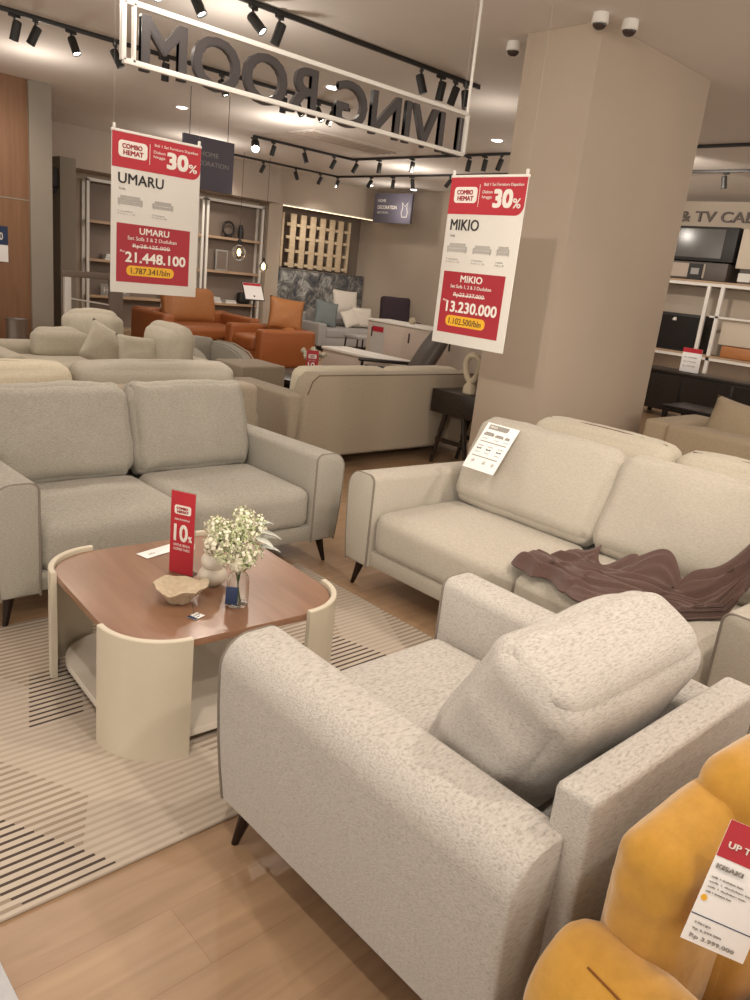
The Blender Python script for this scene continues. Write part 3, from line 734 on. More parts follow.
row([(7.0, 10.6, -50, -30, 3), (7.35, 10.6, 15, 30, 0), (7.95, 10.6, -20, 40, 2), (8.55, 10.6, 25, 30, 0), (8.95, 10.5, 25, 60, 0), (8.95, 9.95, 5, 0, 0), (8.95, 9.2, 8, 0, 0), (8.95, 8.05, 8, 0, 0), (8.95, 7.75, 8, 0, 0), (8.95, 7.45, 15, 50, 0)],
    'upper track of the far pair', 'spotlights on the upper far track')
row([(8.75, 12.9, 25, 40, 0), (9.5, 12.9, -20, 40, 2), (10.1, 12.9, 25, 30, 0), (10.5, 12.85, 15, 30, 0), (10.55, 11.9, 30, 80, 0), (10.55, 11.3, 5, 0, 1), (10.55, 10.8, 35, -60, 0), (10.55, 9.85, 35, 60, 0), (10.55, 5.0, -12, 60, 1)],
    'lower track of the far pair', 'spotlights on the lower far track')
for i, (x, y) in enumerate(((5.39, 9.85), (5.44, 6.86), (8.18, 6.92), (12.3, 12.5), (11.69, 13.21), (11.2, 3.6))):
    t = thing('downlight', ['round recessed downlight in the ceiling above the UMARU sign', 'round recessed downlight seen between the G and N of the hanging letters', 'round recessed downlight left of the pillar',
              'small far downlight near the right rear corner wall', 'small far downlight above the patterned headboard', 'recessed downlight right of the pillar by the frame edge'][i], 'downlight', (x, y, CH))
    obj('trim_ring', lathe(B(), [(.075, -.006), (.095, -.006), (.098, -.001), (.098, 0), (.075, 0), (.075, -.006)], 28), 'whitem', t)
    obj('lens', lathe(B(), [(.001, -.022), (.04, -.018), (.066, -.009), (.072, -.002), (.001, -.002)], 24), 'lensdown', t)

# CCTV domes
for i, (x, y, lb) in enumerate(((5.03, 4.22, 'dome camera on the ceiling left of the pillar'), (4.78, 3.32, 'left one of two dome cameras at the pillar corner'), (4.98, 3.22, 'right one of two dome cameras at the pillar corner'))):
    t = thing('dome_camera', lb, 'security camera', (x, y, CH))
    obj('housing', lathe(B(), [(.001, .001), (.05, .001), (.052, -.02), (.055, -.055), (.048, -.062), (.001, -.062)], 28), 'whitem', t)
    obj('dome', lathe(B(), [(.046, -.058)]+[(.046*math.cos(a), -.058-.040*math.sin(a)) for a in [PI/2*k/8 for k in range(1, 8)]]+[(.0005, -.098)], 24), 'dome', t)

# ------------------------------------------------------------------ mustard armchair (bottom right)
t = thing('yellow_armchair', 'mustard yellow velvet armchair at the bottom right corner with a tag', 'armchair', (1.512, .405, 0), R(-10))
# local: back at y=0, seat towards -y
for s in (-1, 1):
    P = [(.12, .16), (.127, .30)]
    for k in range(0, 25):
        a = PI*k/24; P.append((.13*math.cos(a), .415+.13*math.sin(a)))
    P += [(-.127, .30), (-.12, .16)]
    bm = B(); extrude_y(bm, P, -.82, -.005, bev=.07, n=12, x=s*.475)
    a_ = obj('arm', bm, 'yellow', t)
    obj('seam', tube(B(), [(s*.475+.05*s, -y_, .536) for y_ in [.09+.66*k/10 for k in range(11)]], .0022, 5), 'seam_yellow', a_)
def lobed(w, h, d, seed, z0, top, wr=.005):
    bm = cushion(w, d, h, r=min(.048, d*.48), puff=.022, n=30, wr=wr, seed=seed, wscale=5)
    for v in bm.verts:
        q = v.co; k = max(0, q.z/h+.5)
        q.z += k*top(q.x/w)
    bmesh.ops.translate(bm, verts=bm.verts, vec=(0, 0, z0+h/2)); return bm
obj('back_wing', lobed(.26, .50, .13, 4, .26, lambda x: .06*x-.02), 'yellow', t, loc=(-.30, -.075, 0), rot=(0, 0, R(4)))
obj('back_wing', lobed(.26, .50, .13, 5, .26, lambda x: -.06*x-.02), 'yellow', t, loc=(.30, -.075, 0), rot=(0, 0, R(-4)))
obj('back_cushion', lobed(.50, .56, .15, 6, .26, lambda x: .015*math.cos(x*5)), 'yellow', t, loc=(0, -.095, 0))
obj('back_frame', bbox(-.36, .36, -.10, -.005, .16, .55, r=.04, seg=4), 'yellow', t)
obj('seat', cushion(.72, .62, .22, r=.06, puff=.03, seed=8, mat=T(0, -.50, .31)), 'yellow', t)
obj('base', bbox(-.46, .46, -.78, -.02, .12, .20, r=.02), 'yellow', t)
for sx in (-1, 1):
    for y in (-.72, -.08): obj('leg', tube(B(), [(sx*.42, y, .125), (sx*.44, y, 0)], [.02, .012], 10), 'darkmetal', t)
# tag
def basis_obj(name, label, cat, origin, xv, zv):
    xv = Vector(xv).normalized(); zv = Vector(zv); zv = (zv-xv*zv.dot(xv)).normalized(); yv = zv.cross(xv)
    m = Matrix((xv, yv, zv)).transposed().to_4x4(); m.translation = Vector(origin)
    t = thing(name, label, cat); t.matrix_world = m; return t
t = basis_obj('price_card', 'red and white SALE price card on the yellow armchair back', 'card', (1.060, .313, .625), (.629, -.728, -.284), (.400, -.013, .920))
w, h = .105, .198
obj('card', bbox(0, w, 0, .0015, 0, h, r=.0005), 'paper', t)
obj('red_header', bbox(0, w, -.001, 0, h*.70, h), 'red', t, smooth=False)
text('SALE', .02, 'wink', t, (w*.42, -.0014, h*.88), fit=(w*.36, h*.045), bold=.01); text('UP TO 50%', .02, 'wink', t, (w*.10, -.0014, h*.79), fit=(w*.80, h*.05), bold=.01)
text('KISAKI', .02, 'greyink', t, (w*.06, -.0014, h*.61), fit=(w*.42, h*.038), bold=.005)
for k, ww in enumerate((.5, .7, .6, .4)): text('sofa 1 dudukan kain', .01, 'greyink', t, (w*.06, -.0014, h*(.53-.04*k)), fit=(w*ww, h*.014))
obj('rule_line', bbox(0, w, -.001, 0, h*.215, h*.222), 'navy', t, smooth=False)
obj('yellow_dot', lathe(B(), [(.001, 0), (.005, 0), (.005, .001), (.001, .001)], 14), 'yink', t, loc=(w*.08, -.0004, h*.36), rot=(PI/2, 0, 0))
text('Harga', .01, 'greyink', t, (w*.1, -.0014, h*.15), fit=(w*.25, h*.02)); text('Rp 5.299.000', .01, 'greyink', t, (w*.1, -.0014, h*.10), fit=(w*.45, h*.02)); text('Rp 3.999.000', .01, 'greyink', t, (w*.1, -.0014, h*.03), fit=(w*.7, h*.04))

# ------------------------------------------------------------------ mid-ground sofas
def lounge(name, label, cat, loc, rotz, w, d, fab, aw=.22, ah=.6, bh=.8, ncush=2, cols=None, seam=None, sh=.42, group=None, arms=(1, 1), lean=10, bt=.22, seed=2, back_h=None):
    """blocky lounge sofa, front at y=0"""
    t = thing(name, label, cat, loc, rotz, group); iw = w/2-aw
    for s, on in ((-1, arms[0]), (1, arms[1])):
        if on: obj('arm', bbox(s*(w/2-aw/2)-aw/2, s*(w/2-aw/2)+aw/2, 0, d-.03, .09, ah, r=.035, seg=4), fab, t)
    obj('base', bbox(-iw-.01, iw+.01, .03, d-.02, .09, .26, r=.02), fab, t)
    hb = back_h or bh-.08
    bx = iw+(.01 if ah > hb-.02 else aw-.03)
    obj('back', bbox(-bx, bx, d-.20, d, .09, hb, r=.045, seg=4), fab, t)
    n = max(1, ncush); sw = 2*iw/n
    for i in range(n):
        obj('seat_cushion', cushion(sw-.01, d-.32, .19, r=.05, puff=.02, n=10, wr=.002, seed=seed+i, mat=T(-iw+sw*(i+.5), (d-.30)/2+.01, sh-.09)), fab, t)
        c = obj('back_cushion', cushion(sw-.015, bt, bh-sh+.02, r=.08, puff=.03, n=14, wr=.006, seed=seed*3+i, mat=T(-iw+sw*(i+.5), d-.24-bt/2+.08, (sh+bh)/2-.01, -R(lean))), cols[i] if cols else fab, t)
        if seam: obj('piping', tube(B(), [(-iw+sw*(i+.08)+sw*.84*k/8, d-.235, bh-.005+.014*math.sin(PI*k/8)) for k in range(9)], .004, 5), seam, c)
    for sx in (-1, 1):
        for y in (.08, d-.1): obj('leg', tube(B(), [(sx*(w/2-.08), y, .095), (sx*(w/2-.07), y, 0)], [.02, .014], 8), 'darkmetal', t)
    return t
# cream sofa directly behind the grey sofa (faces away from us)
sf = lounge('sofa', 'pale cream sofa back to back with the tagged grey sofa, its cushion tops showing', 'sofa', (4.40, 1.69, 0), PI/2, 2.14, .92, 'ecru', ncush=2, bh=.875, cols=None, seam='seam_dark', lean=6, back_h=.78, bt=.22)
# cream sofa behind the taupe sofa
lounge('sofa', 'cream sofa back to back with the taupe sofa, only its cushion tops showing', 'sofa', (1.70, 4.95, 0), PI, 2.25, .95, 'beige', aw=.10, ah=.62, ncush=2, bh=.90, cols=['mikio2', 'cream'], seam='seam_cream', lean=6, back_h=.80)
t = thing('ottoman', 'square beige ottoman between the cream sofa and the beige sofa', 'ottoman', (4.17, 6.16, 0))
obj('upholstered_block', bbox(-.24, .24, -.24, .24, .08, .61, r=.02, seg=3), 'beige', t)
for sx in (-.18, .18):
    for sy in (-.18, .18): obj('leg', tube(B(), [(sx, sy, 0), (sx, sy, .085)], .014, 8), 'darkmetal', t)
# beige sofa showing its tall back
t = thing('sofa', 'beige sofa seen from the rear, behind the dark console', 'sofa', (4.62, 5.45, 0), PI)
w, d = 2.24, .90
for s in (-1, 1):
    obj('arm', bbox(s*(w/2-.1)-.10, s*(w/2-.1)+.10, 0, d-.06, .10, .60, r=.025, seg=3), 'beige', t)
bm = B(); P = [(-w/2+.06, .10), (-w/2+.10, .62), (-w/2+.14, .72), (-w/2+.20, .765), (w/2-.20, .765), (w/2-.14, .72), (w/2-.10, .62), (w/2-.06, .10)]
extrude_y(bm, P, d-.20, d, bev=.05, n=4); bk = obj('back', bm, 'beige', t)
obj('piping', tube(B(), [(x*.985, d-.008, z*.985) for x, z in P[1:-1]], .005, 6), 'seam_dark', bk)
obj('seat_base', bbox(-w/2+.19, w/2-.19, .03, d-.1, .10, .40, r=.04, seg=3), 'beige', t)
for i in range(2): obj('back_cushion', cushion(.93, .2, .36, r=.07, puff=.02, n=12, seed=20+i, mat=T(-.47+.94*i, d-.27, .60, -.1)), 'cream', t)
for sx in (-1, 1):
    for y in (.08, d-.1): obj('leg', tube(B(), [(sx*(w/2-.1), y, .105), (sx*(w/2-.09), y, 0)], [.02, .014], 8), 'darkmetal', t)

# ivory corner sofa on the left
t = thing('corner_sofa', 'ivory corner sofa with plump cushions at the left, behind the cream sofa', 'sofa', (0, 0, 0))
obj('base', box(box(B(), 2.35, 3.8, 6.85, 7.8, 0.0, .36, r=.05, seg=3), 2.95, 3.8, 5.85, 7.0, 0.0, .36, r=.05, seg=3), 'ecru', t)
obj('arm', bbox(2.17, 2.37, 6.80, 7.75, 0.0, .56, r=.05, seg=4), 'ecru', t)
obj('back', bbox(2.35, 3.8, 7.62, 7.84, 0.0, .58, r=.08, seg=4), 'ecru', t)
obj('back', bbox(3.60, 3.82, 5.85, 7.8, 0.0, .62, r=.08, seg=4), 'ecru', t)
obj('seat_cushion', cushion(1.1, .7, .14, seed=31, n=10, mat=T(2.9, 7.22, .40)), 'ecru', t)
obj('seat_cushion', cushion(.60, 1.1, .14, seed=32, n=10, mat=T(3.28, 6.3, .40)), 'ecru', t)
obj('back_cushion', cushion(.64, .24, .30, r=.10, puff=.03, seed=33, n=18, wr=.010, mat=T(2.95, 7.45, .58, -.15)), 'ecru', t)
obj('back_cushion', cushion(.54, .26, .44, r=.12, puff=.04, seed=34, n=18, wr=.012, mat=T(3.22, 7.5, .68, -.15, 0, R(-20))), 'ecru', t)
obj('back_cushion', cushion(.24, .62, .46, r=.11, puff=.04, seed=35, n=18, wr=.012, mat=T(3.44, 6.40, .68, 0, .12)), 'ecru', t)
def pillow(label, loc, size, rot, mat, group=None, name='throw_pillow', seed=0):
    bm = B(); n = 14; w, h = size; top, bot = [], []
    for i in range(n+1):
        a, b = [], []
        for j in range(n+1):
            u, v = 2*i/n-1, 2*j/n-1
            th_ = .30*min(w, h)*.5*((1-abs(u)**3)*(1-abs(v)**3))**.6
            px = u*w/2*(1-.06*(1-v*v)*0-.05*abs(u*v)**0*(v*v)*0); k = 1-.07*(1-abs(v)**2)*abs(u); k2 = 1-.07*(1-abs(u)**2)*abs(v)
            p = Vector((u*w/2*k, 0, v*h/2*k2)); ns = .012*noise.noise(Vector((u*2+seed, v*2, seed)))
            a.append(bm.verts.new(p+Vector((0, -th_+ns, 0))))
            b.append(bm.verts.new(p+Vector((0, th_+ns, 0))) if 0 < i < n and 0 < j < n else a[-1])
        top.append(a); bot.append(b)
    for i in range(n):
        for j in range(n):
            bm.faces.new((top[i][j], top[i+1][j], top[i+1][j+1], top[i][j+1]))
            f = []
            for q in (bot[i][j], bot[i][j+1], bot[i+1][j+1], bot[i+1][j]):
                if q not in f: f.append(q)
            try: bm.faces.new(f)
            except ValueError: pass
    o = obj(name, bm, mat, ang=180, rot=rot, loc=loc); return tag(o, label, 'pillow', group)
pillow('ivory scatter pillow standing on its corner on the ivory corner sofa', (3.04, 6.80, .64), (.40, .38), (R(-18), R(28), R(-8)), 'ecru', seed=1)
pillow('ivory scatter pillow leaning to the right on the ivory corner sofa', (3.14, 6.35, .66), (.42, .30), (R(-22), R(6), R(5)), 'ecru', seed=2)
# grey curved armchair behind it
t = thing('tub_chair', 'grey chair with a pale-edged sloping arm right of the ivory corner sofa', 'chair', (4.20, 7.0, 0), R(0))
for s in (-1, 1):
    P = [(0, .0), (.85, .0), (.86, .30), (.80, .50), (.62, .62), (.35, .67), (.0, .66)]
    bm = B(); f = [bm.verts.new((s*.33, -p[0]+.35, p[1])) for p in P]; g = [bm.verts.new((s*.33-s*.14, -p[0]+.35, p[1])) for p in P]
    bm.faces.new(f); bm.faces.new(g[::-1])
    for k in range(len(P)): bm.faces.new((f[k], g[k], g[(k+1) % len(P)], f[(k+1) % len(P)]))
    bmesh.ops.bevel(bm, geom=bm.edges[:], offset=.02, segments=2, affect='EDGES')
    a_ = obj('arm', bm, 'umaru', t)
    obj('piping', tube(B(), [(s*.33, -p[0]+.35, p[1]+.004) for p in P[2:]], .008, 6), 'seam_cream', a_)
obj('seat', cushion(.40, .75, .2, seed=40, n=10, mat=T(0, -.05, .36)), 'umaru', t)
obj('back', cushion(.5, .18, .60, seed=41, n=10, mat=T(0, .33, .40)), 'umaru', t)

# orange leather sofas
def leather_sofa(label, loc, rotz, w, d, arms=(1, 1), ah=.62, bh=.66, sh=.46, heads_=1, hh=.95, cw=None):
    t = thing('leather_sofa', label, 'sofa', loc, rotz); aw = .2; iw = w/2-aw
    for s, on in ((-1, arms[0]), (1, arms[1])):
        if on: obj('arm', bbox(s*(w/2-aw/2)-aw/2, s*(w/2-aw/2)+aw/2, 0, d-.05, .06, ah, r=.05, seg=4), 'leather', t)
    obj('base', bbox(-iw-.02, iw+.02, .04, d, .06, .28, r=.02), 'leather', t)
    obj('back', bbox(-w/2+.02, w/2-.02, d-.22, d, .06, bh, r=.06, seg=4), 'leather', t)
    sw = 2*iw/heads_
    for i in range(heads_):
        obj('seat_cushion', cushion(sw-.01, d-.22, .2, r=.06, puff=.03, n=10, seed=50+i, mat=T(-iw+sw*(i+.5), (d-.2)/2, sh-.09)), 'leather', t)
        obj('back_cushion', cushion(cw or sw-.03, .22, hh-sh+.02, r=.09, puff=.04, n=12, seed=60+i, wr=.01, mat=T(-iw+sw*(i+.5), d-.30, (sh+hh)/2, -.2)), 'leather2', t)
    for sx in (-1, 1):
        for y in (.08, d-.1): obj('leg', tube(B(), [(sx*(w/2-.08), y, .07), (sx*(w/2-.07), y, 0)], [.02, .016], 8), 'darkmetal', t)
    return t
leather_sofa('orange leather sofa behind the ivory corner sofa, its back cushion below the UMARU sign', (6.38, 10.45, 0), 0, 1.7, 1.1, heads_=1, hh=.98, ah=.64, cw=.88)
leather_sofa('orange leather armchair with its plain side towards us, left of the patterned headboard', (6.40, 9.70, 0), -PI/2, 1.0, 1.0, heads_=1, hh=.60, ah=.60, bh=.60)
pillow('large tan leather pillow propped up in the orange leather armchair', (7.08, 9.60, .80), (.56, .48), (R(-12), R(6), R(-18)), 'leather2', seed=5)

# dark console with ring sculpture
t = thing('console_table', 'dark espresso console table with slanted legs between the sofas', 'table', (4.95, 4.02, 0))
obj('box_top', bbox(0, .42, .0, .50, .45, .645, r=.004), 'espresso', t)
for x, y, dx, dy in ((.03, .04, .0, .10), (.03, .44, .0, -.10), (.37, .04, .0, .10), (.37, .44, .0, -.10)):
    obj('leg', tube(B(), [(x, y, 0), (x, y+dy, .455)], [.018, .024], 8), 'espresso', t)
obj('stretcher', bbox(.02, .04, .08, .42, .20, .235), 'espresso', t); obj('stretcher', bbox(.36, .38, .08, .42, .20, .235), 'espresso', t)
t = thing('ring_sculpture', 'sand-coloured knotted ring sculpture standing on the dark console', 'sculpture', (5.08, 4.22, .645))
pts = [(0, .075*math.cos(a)+.012*math.sin(2*a), .215+.11*math.sin(a)) for a in [2*PI*k/28 for k in range(28)]]
obj('ring', tube(B(), pts, .026, 10, closed=True), 'stone', t); obj('foot', lathe(B(), [(.05, 0), (.058, .01), (.055, .06), (.03, .10), (.001, .105)], 20), 'stone', t)

# dark coffee table with sign and flowers behind beige sofa
t = thing('side_table', 'low dark coffee table with a red discount card behind the beige sofa', 'table', (5.15, 6.55, 0))
obj('tabletop', bbox(-.55, .55, -.55, .30, .40, .44, r=.004), 'espresso', t); obj('lower_box', bbox(-.42, .42, -.42, .2, .06, .40, r=.004), 'espresso', t)
for sx in (-.48, .48):
    for sy in (-.48, .23): obj('leg', bbox(sx-.025, sx+.025, sy-.025, sy+.025, 0, .40), 'espresso', t)
tr_ = thing('serving_tray', 'black tray with a white rim on the low dark table beside the flowers', 'tray', (5.45, 6.42, .44), R(0))
obj('tray_base', bbox(-.22, .22, -.12, .12, 0, .015, r=.004), 'blackm', tr_); obj('rim', tube(B(), [(-.22, -.12, .02), (.22, -.12, .02), (.22, .12, .02), (-.22, .12, .02)], .006, 6, closed=True), 'card', tr_)
tent('price_tent', 'red discount card with a white 10 on the low dark table in the background', (4.86, 6.10, .44), R(-38), .12, .30)
t = thing('bouquet', 'small bunch of cream blossoms in a dark pot on the low dark table', 'flowers', (5.28, 6.62, .44))
obj('pot', lathe(B(), [(.04, 0), (.05, .02), (.045, .09), (.035, .10), (.001, .10)], 16), 'blackm', t)
for k in range(9):
    a = k*2.4; r_ = .06+.012*k; p = Vector((r_*math.cos(a), r_*math.sin(a), .17+.02*(k % 4)))
    obj('stem', tube(B(), [(0, 0, .09), p*.7, p], .003, 5), 'stem', t); obj('bloom', petals(blobs(B(), p, .022, 12, .014), p, 40, .03, .014, .012), 'bloom', t)

# sideboards
t = thing('sideboard', 'pale grey sideboard with a notice on its side, below and left of the MIKIO sign', 'sideboard', (8.25, 6.6, 0))
obj('cabinet_body', bbox(0, .45, 0, 2.45, .06, .83, r=.004), 'cwall', t); obj('top_board', bbox(-.02, .47, -.02, 2.47, .83, .86, r=.003), 'whitem', t)
obj('kick_base', bbox(.04, .41, .05, 2.40, 0, .06), 'blackm', t)
for k in range(3): 
    d_ = obj('door', bbox(-.008, 0, .02+k*.81, .80+k*.81, .10, .80, r=.003), 'soffit', t); obj('handle', bbox(-.022, -.008, .70+k*.81, .72+k*.81, .60, .74), 'blackm', d_)
nt_ = obj('notice', bbox(-.0105, -.0085, 2.05, 2.36, .34, .80), 'palegrey', t, smooth=False, label='pale price notice'); obj('notice_field', bbox(-.013, -.0105, 2.08, 2.33, .68, .76), 'red2', nt_, smooth=False)
t = thing('tv_bench', 'low pale bench with a glossy white top in front of the tall sideboard', 'bench', (6.95, 6.1, 0))
obj('body', bbox(0, .42, 0, 2.4, .04, .45, r=.004), 'cwall', t); obj('top_board', bbox(-.02, .44, -.02, 2.42, .45, .485, r=.004), 'whitem', t)
for k in range(3): obj('drawer', bbox(-.008, 0, .02+k*.8, .78+k*.8, .08, .43, r=.003), 'soffit', t)
for k, (y, h, m) in enumerate(((8.3, .10, 'stone'), (7.75, .16, 'leather2'), (7.3, .12, 'boxb'))):
    t = thing('decor_vase', ['small stone pot on the tall sideboard', 'small brown jar on the tall sideboard', 'small cream pot on the tall sideboard'][k], 'vase', (8.45, y, .86))
    obj('body', lathe(B(), [(.03, 0), (.05, h*.3), (.05, h*.7), (.03, h), (.022, h), (.02, h*.8), (.001, h*.7)], 18), m, t)
# dark reclining chair
t = thing('lounge_chair', 'dark grey leather lounge chair with a tall tilted back', 'chair', (6.15, 6.35, 0), R(-125))
obj('seat', cushion(.60, .62, .16, seed=70, n=10, mat=T(0, 0, .36)), 'chairgrey', t)
bk = obj('back', cushion(.60, .12, .70, r=.05, puff=.03, seed=71, n=14, mat=T(0, .42, .66, -R(28))), 'chairgrey', t)
obj('piping', tube(B(), [(-.27, .52, .96), (.27, .52, .96)], .008, 6), 'seam_dark', bk)
for s in (-1, 1):
    obj('armrest', bbox(s*.33-.03, s*.33+.03, -.30, .36, .54, .58, r=.012), 'espresso', t)
    obj('leg', tube(B(), [(s*.33, -.27, 0), (s*.33, -.25, .55)], .018, 8), 'espresso', t); obj('leg', tube(B(), [(s*.33, .36, 0), (s*.33, .30, .55)], .018, 8), 'espresso', t)
obj('frame', bbox(-.33, .33, -.25, .32, .26, .29, r=.01), 'espresso', t)
# grey lounge sofa before the headboard with pillows
lounge('sofa', 'light grey sofa heaped with pillows in front of the patterned headboard', 'sofa', (10.2, 11.55, 0), 0, 1.8, .9, 'greyfab', aw=.2, ah=.52, bh=.74, ncush=1, seed=80)
pillow('blue-grey pillow leaning at the left end of the light grey sofa', (9.68, 11.85, .68), (.52, .50), (R(-15), R(10), R(-10)), 'teal', seed=6)
pillow('tall off-white pillow at the back of the light grey sofa', (10.42, 12.18, .90), (.66, .48), (R(-12), R(3), 0), 'whitefab', seed=7)
pillow('front off-white pillow at the right of the light grey sofa', (10.66, 11.88, .64), (.60, .42), (R(-18), R(2), R(6)), 'whitefab', seed=8)
pillow('small off-white pillow lying in the middle of the light grey sofa', (10.25, 11.80, .62), (.40, .36), (R(-25), R(-14), R(6)), 'whitefab', seed=9)
t = thing('stool', 'small stool with dark wood legs before the light grey sofa', 'stool', (9.6, 10.7, 0))
obj('seat', bbox(-.25, .25, -.2, .2, .36, .42, r=.02), 'greyfab', t)
for sx in (-.22, .22):
    for sy in (-.17, .17): obj('leg', tube(B(), [(sx, sy, 0), (sx*.95, sy*.95, .36)], .016, 8), 'espresso', t)
# plum wing chair
t = thing('wing_chair', 'dark plum armchair right of the pillow-heaped grey sofa', 'chair', (11.75, 11.9, 0), R(-20))
obj('seat', cushion(.6, .6, .2, seed=90, n=10, mat=T(0, 0, .38)), 'plum', t); obj('back', cushion(.66, .16, .72, seed=91, n=10, r=.05, mat=T(0, .32, .72, -.12)), 'plum', t)
for s in (-1, 1): obj('arm', bbox(s*.34-.05, s*.34+.05, -.28, .32, .25, .62, r=.03), 'plum', t); obj('leg', tube(B(), [(s*.28, -.24, 0), (s*.28, -.24, .3)], .018, 8), 'espresso', t); obj('leg', tube(B(), [(s*.28, .26, 0), (s*.28, .26, .3)], .018, 8), 'espresso', t)

# bed display: headboard panel, LED, lattice
t = thing('headboard', 'mottled blue-grey upholstered headboard wall panel under the lattice', 'headboard', (11.3, 14.1, 0))
for k in range(2): obj('panel', bbox(-1.26+k*1.27, -.0+k*1.27, 0, .10, .0, 1.42, r=.03, seg=3), 'head', t)
obj('piping', tube(B(), [(-1.26, -.003, 1.40), (1.27, -.003, 1.40)], .006, 6), 'seam_dark', t)
t = thing('bed', 'low bed with a patterned cover in front of the mottled headboard', 'bed', (11.3, 13.25, 0))
obj('mattress', cushion(1.8, 1.5, .26, r=.08, seed=95, n=12, mat=T(0, 0, .42)), 'whitefab', t); obj('bed_base', bbox(-.92, .92, -.78, .78, .04, .30, r=.03), 'greyfab', t)
t = thing('led_strip', 'warm glowing light strip along the top of the bed recess', 'lamp', (11.3, 13.93, 2.67))
obj('profile', bbox(-1.31, 1.31, -.015, .015, .0, .03), 'whitem', t); obj('diffuser', bbox(-1.30, 1.30, -.012, .012, -.012, 0), 'led', t)
t = thing('lattice_screen', 'pale wooden lattice of upright slats joined by short pegs above the headboard', 'screen', (10.22, 14.22, 1.45))
for x in (.0, 1.86): obj('side_post', bbox(x-.03, x+.03, -.03, .03, 0, 1.10, r=.003), 'slatw', t)
for x in (.28, .55, .82, 1.09, 1.36, 1.61): obj('slat', bbox(x-.075, x+.075, -.02, .02, 0, 1.10, r=.003), 'slatw', t)
for k, z in enumerate((.88, .62, .34, .06)):
    for i in range(7): obj('peg', bbox(.10+.27*i, .20+.27*i, -.035, .01, z-.03, z+.03, r=.003), 'slatw', t)
# hanging section signs
t = thing('section_sign', 'slate blue hanging sign reading HOME DECORATION at the right rear', 'sign', (12.0, 12.78, 2.58), -PI/2)
obj('board', bbox(-.58, .58, 0, .05, 0, .60, r=.004), 'bluegrey', t)
text('HOME', .1, 'wink', t, (-.46, -.002, .42), fit=(.25, .06), bold=.01); text('DECORATION', .1, 'wink', t, (-.46, -.002, .28), fit=(.60, .075), bold=.02); text('SECTION', .1, 'wink', t, (-.46, -.002, .19), fit=(.34, .04))
obj('cup_icon', tube(B(), [(.30, -.006, .22), (.32, -.006, .13), (.46, -.006, .13), (.48, -.006, .22), (.45, -.006, .32), (.48, -.006, .42), (.39, -.006, .34), (.30, -.006, .42), (.33, -.006, .32)], .007, 5, closed=True), 'wink', t)
for s in (-1, 1): obj('hanging_wire', tube(B(), [(s*.5, .025, .6), (s*.5, .025, CH-2.58)], .004, 5), 'trackm', t)
t = thing('section_sign', 'dark slate hanging sign half hidden behind the UMARU sign', 'sign', (5.02, 8.5, 2.25), 0)
obj('board', bbox(-.33, .33, 0, .05, 0, .56, r=.004), 'bluegrey', t)
text('HOME', .1, 'palegrey', t, (-.12, -.002, .36), fit=(.24, .05)); text('DECORATION', .1, 'palegrey', t, (-.24, -.002, .26), fit=(.50, .05))
for s in (-1, 1): obj('hanging_wire', tube(B(), [(s*.25, .025, .56), (s*.25, .025, CH-2.25)], .004, 5), 'trackm', t)

# bookcases
def bookcase(label, x0, x1):
    t = thing('bookcase', label, 'bookcase', (x0, 14, 0)); w = x1-x0
    for x in (0, w-.05):
        for y in (0, .20): obj('post', bbox(x, x+.05, y, y+.04, 0, 2.56), 'whitem', t, smooth=False)
    for y in (0,): obj('top_rail', bbox(0, w, y, y+.04, 2.53, 2.58), 'whitem', t, smooth=False)
    obj('back_panel', bbox(.05, w-.05, .225, .24, .05, 2.53), 'backp', t, smooth=False)
    for z in (.02, .62, 1.25, 1.90): obj('shelf', bbox(.05, w-.05, .0, .225, z-.05, z-.005), 'shelfwood', t, smooth=False)
    return t
bookcase('white framed bookcase behind the UMARU sign, leftmost of three', 5.90, 7.50)
bookcase('white framed bookcase behind the UMARU sign, middle of three', 7.52, 8.22)
bookcase('white framed bookcase right of the UMARU sign behind the pendant bulbs', 8.27, 9.60)
def vase_b(label, x, z, prof, mat, y=14.1):
    t = thing('decor_vase', label, 'vase', (x, y, z)); obj('body', lathe(B(), prof, 18), mat, t)
vase_b('white stacked-ring vase on the upper shelf of the left bookcase', 6.72, 1.895, [(.07, 0)]+[(.07+.015*math.sin(k*1.57), .03*k) for k in range(1, 11)]+[(.05, .32), (.001, .30)], 'ceramic')
vase_b('dark slender vase on the upper shelf of the right bookcase', 9.12, 1.895, [(.05, 0), (.06, .1), (.05, .2), (.03, .27), (.001, .27)], 'blackm')
t = thing('ring_sculpture', 'dark ring ornament on the upper shelf of the right bookcase', 'sculpture', (8.83, 14.1, 1.895)); obj('ring', tube(B(), [(.13*math.cos(a), 0, .17+.13*math.sin(a)) for a in [2*PI*k/24 for k in range(24)]], .022, 8, closed=True), 'blackm', t); obj('foot', bbox(-.06, .06, -.05, .05, 0, .05), 'blackm', t)
t = thing('picture_frame', 'grey framed picture leaning on the middle shelf of the right bookcase', 'picture', (8.72, 14.12, 1.245)); obj('frame', bbox(-.14, .14, 0, .03, 0, .40, r=.004), 'greyfab', t); obj('picture', bbox(-.11, .11, -.003, 0, .03, .37), 'backp', t)
t = thing('cone_lamp', 'white cone shaped lamp on the middle shelf just right of the UMARU sign', 'lamp', (8.00, 14.10, 1.245)); obj('shade', lathe(B(), [(.10, 0), (.095, .1), (.08, .42), (.02, .60), (.001, .60)], 24), 'ceramic', t)
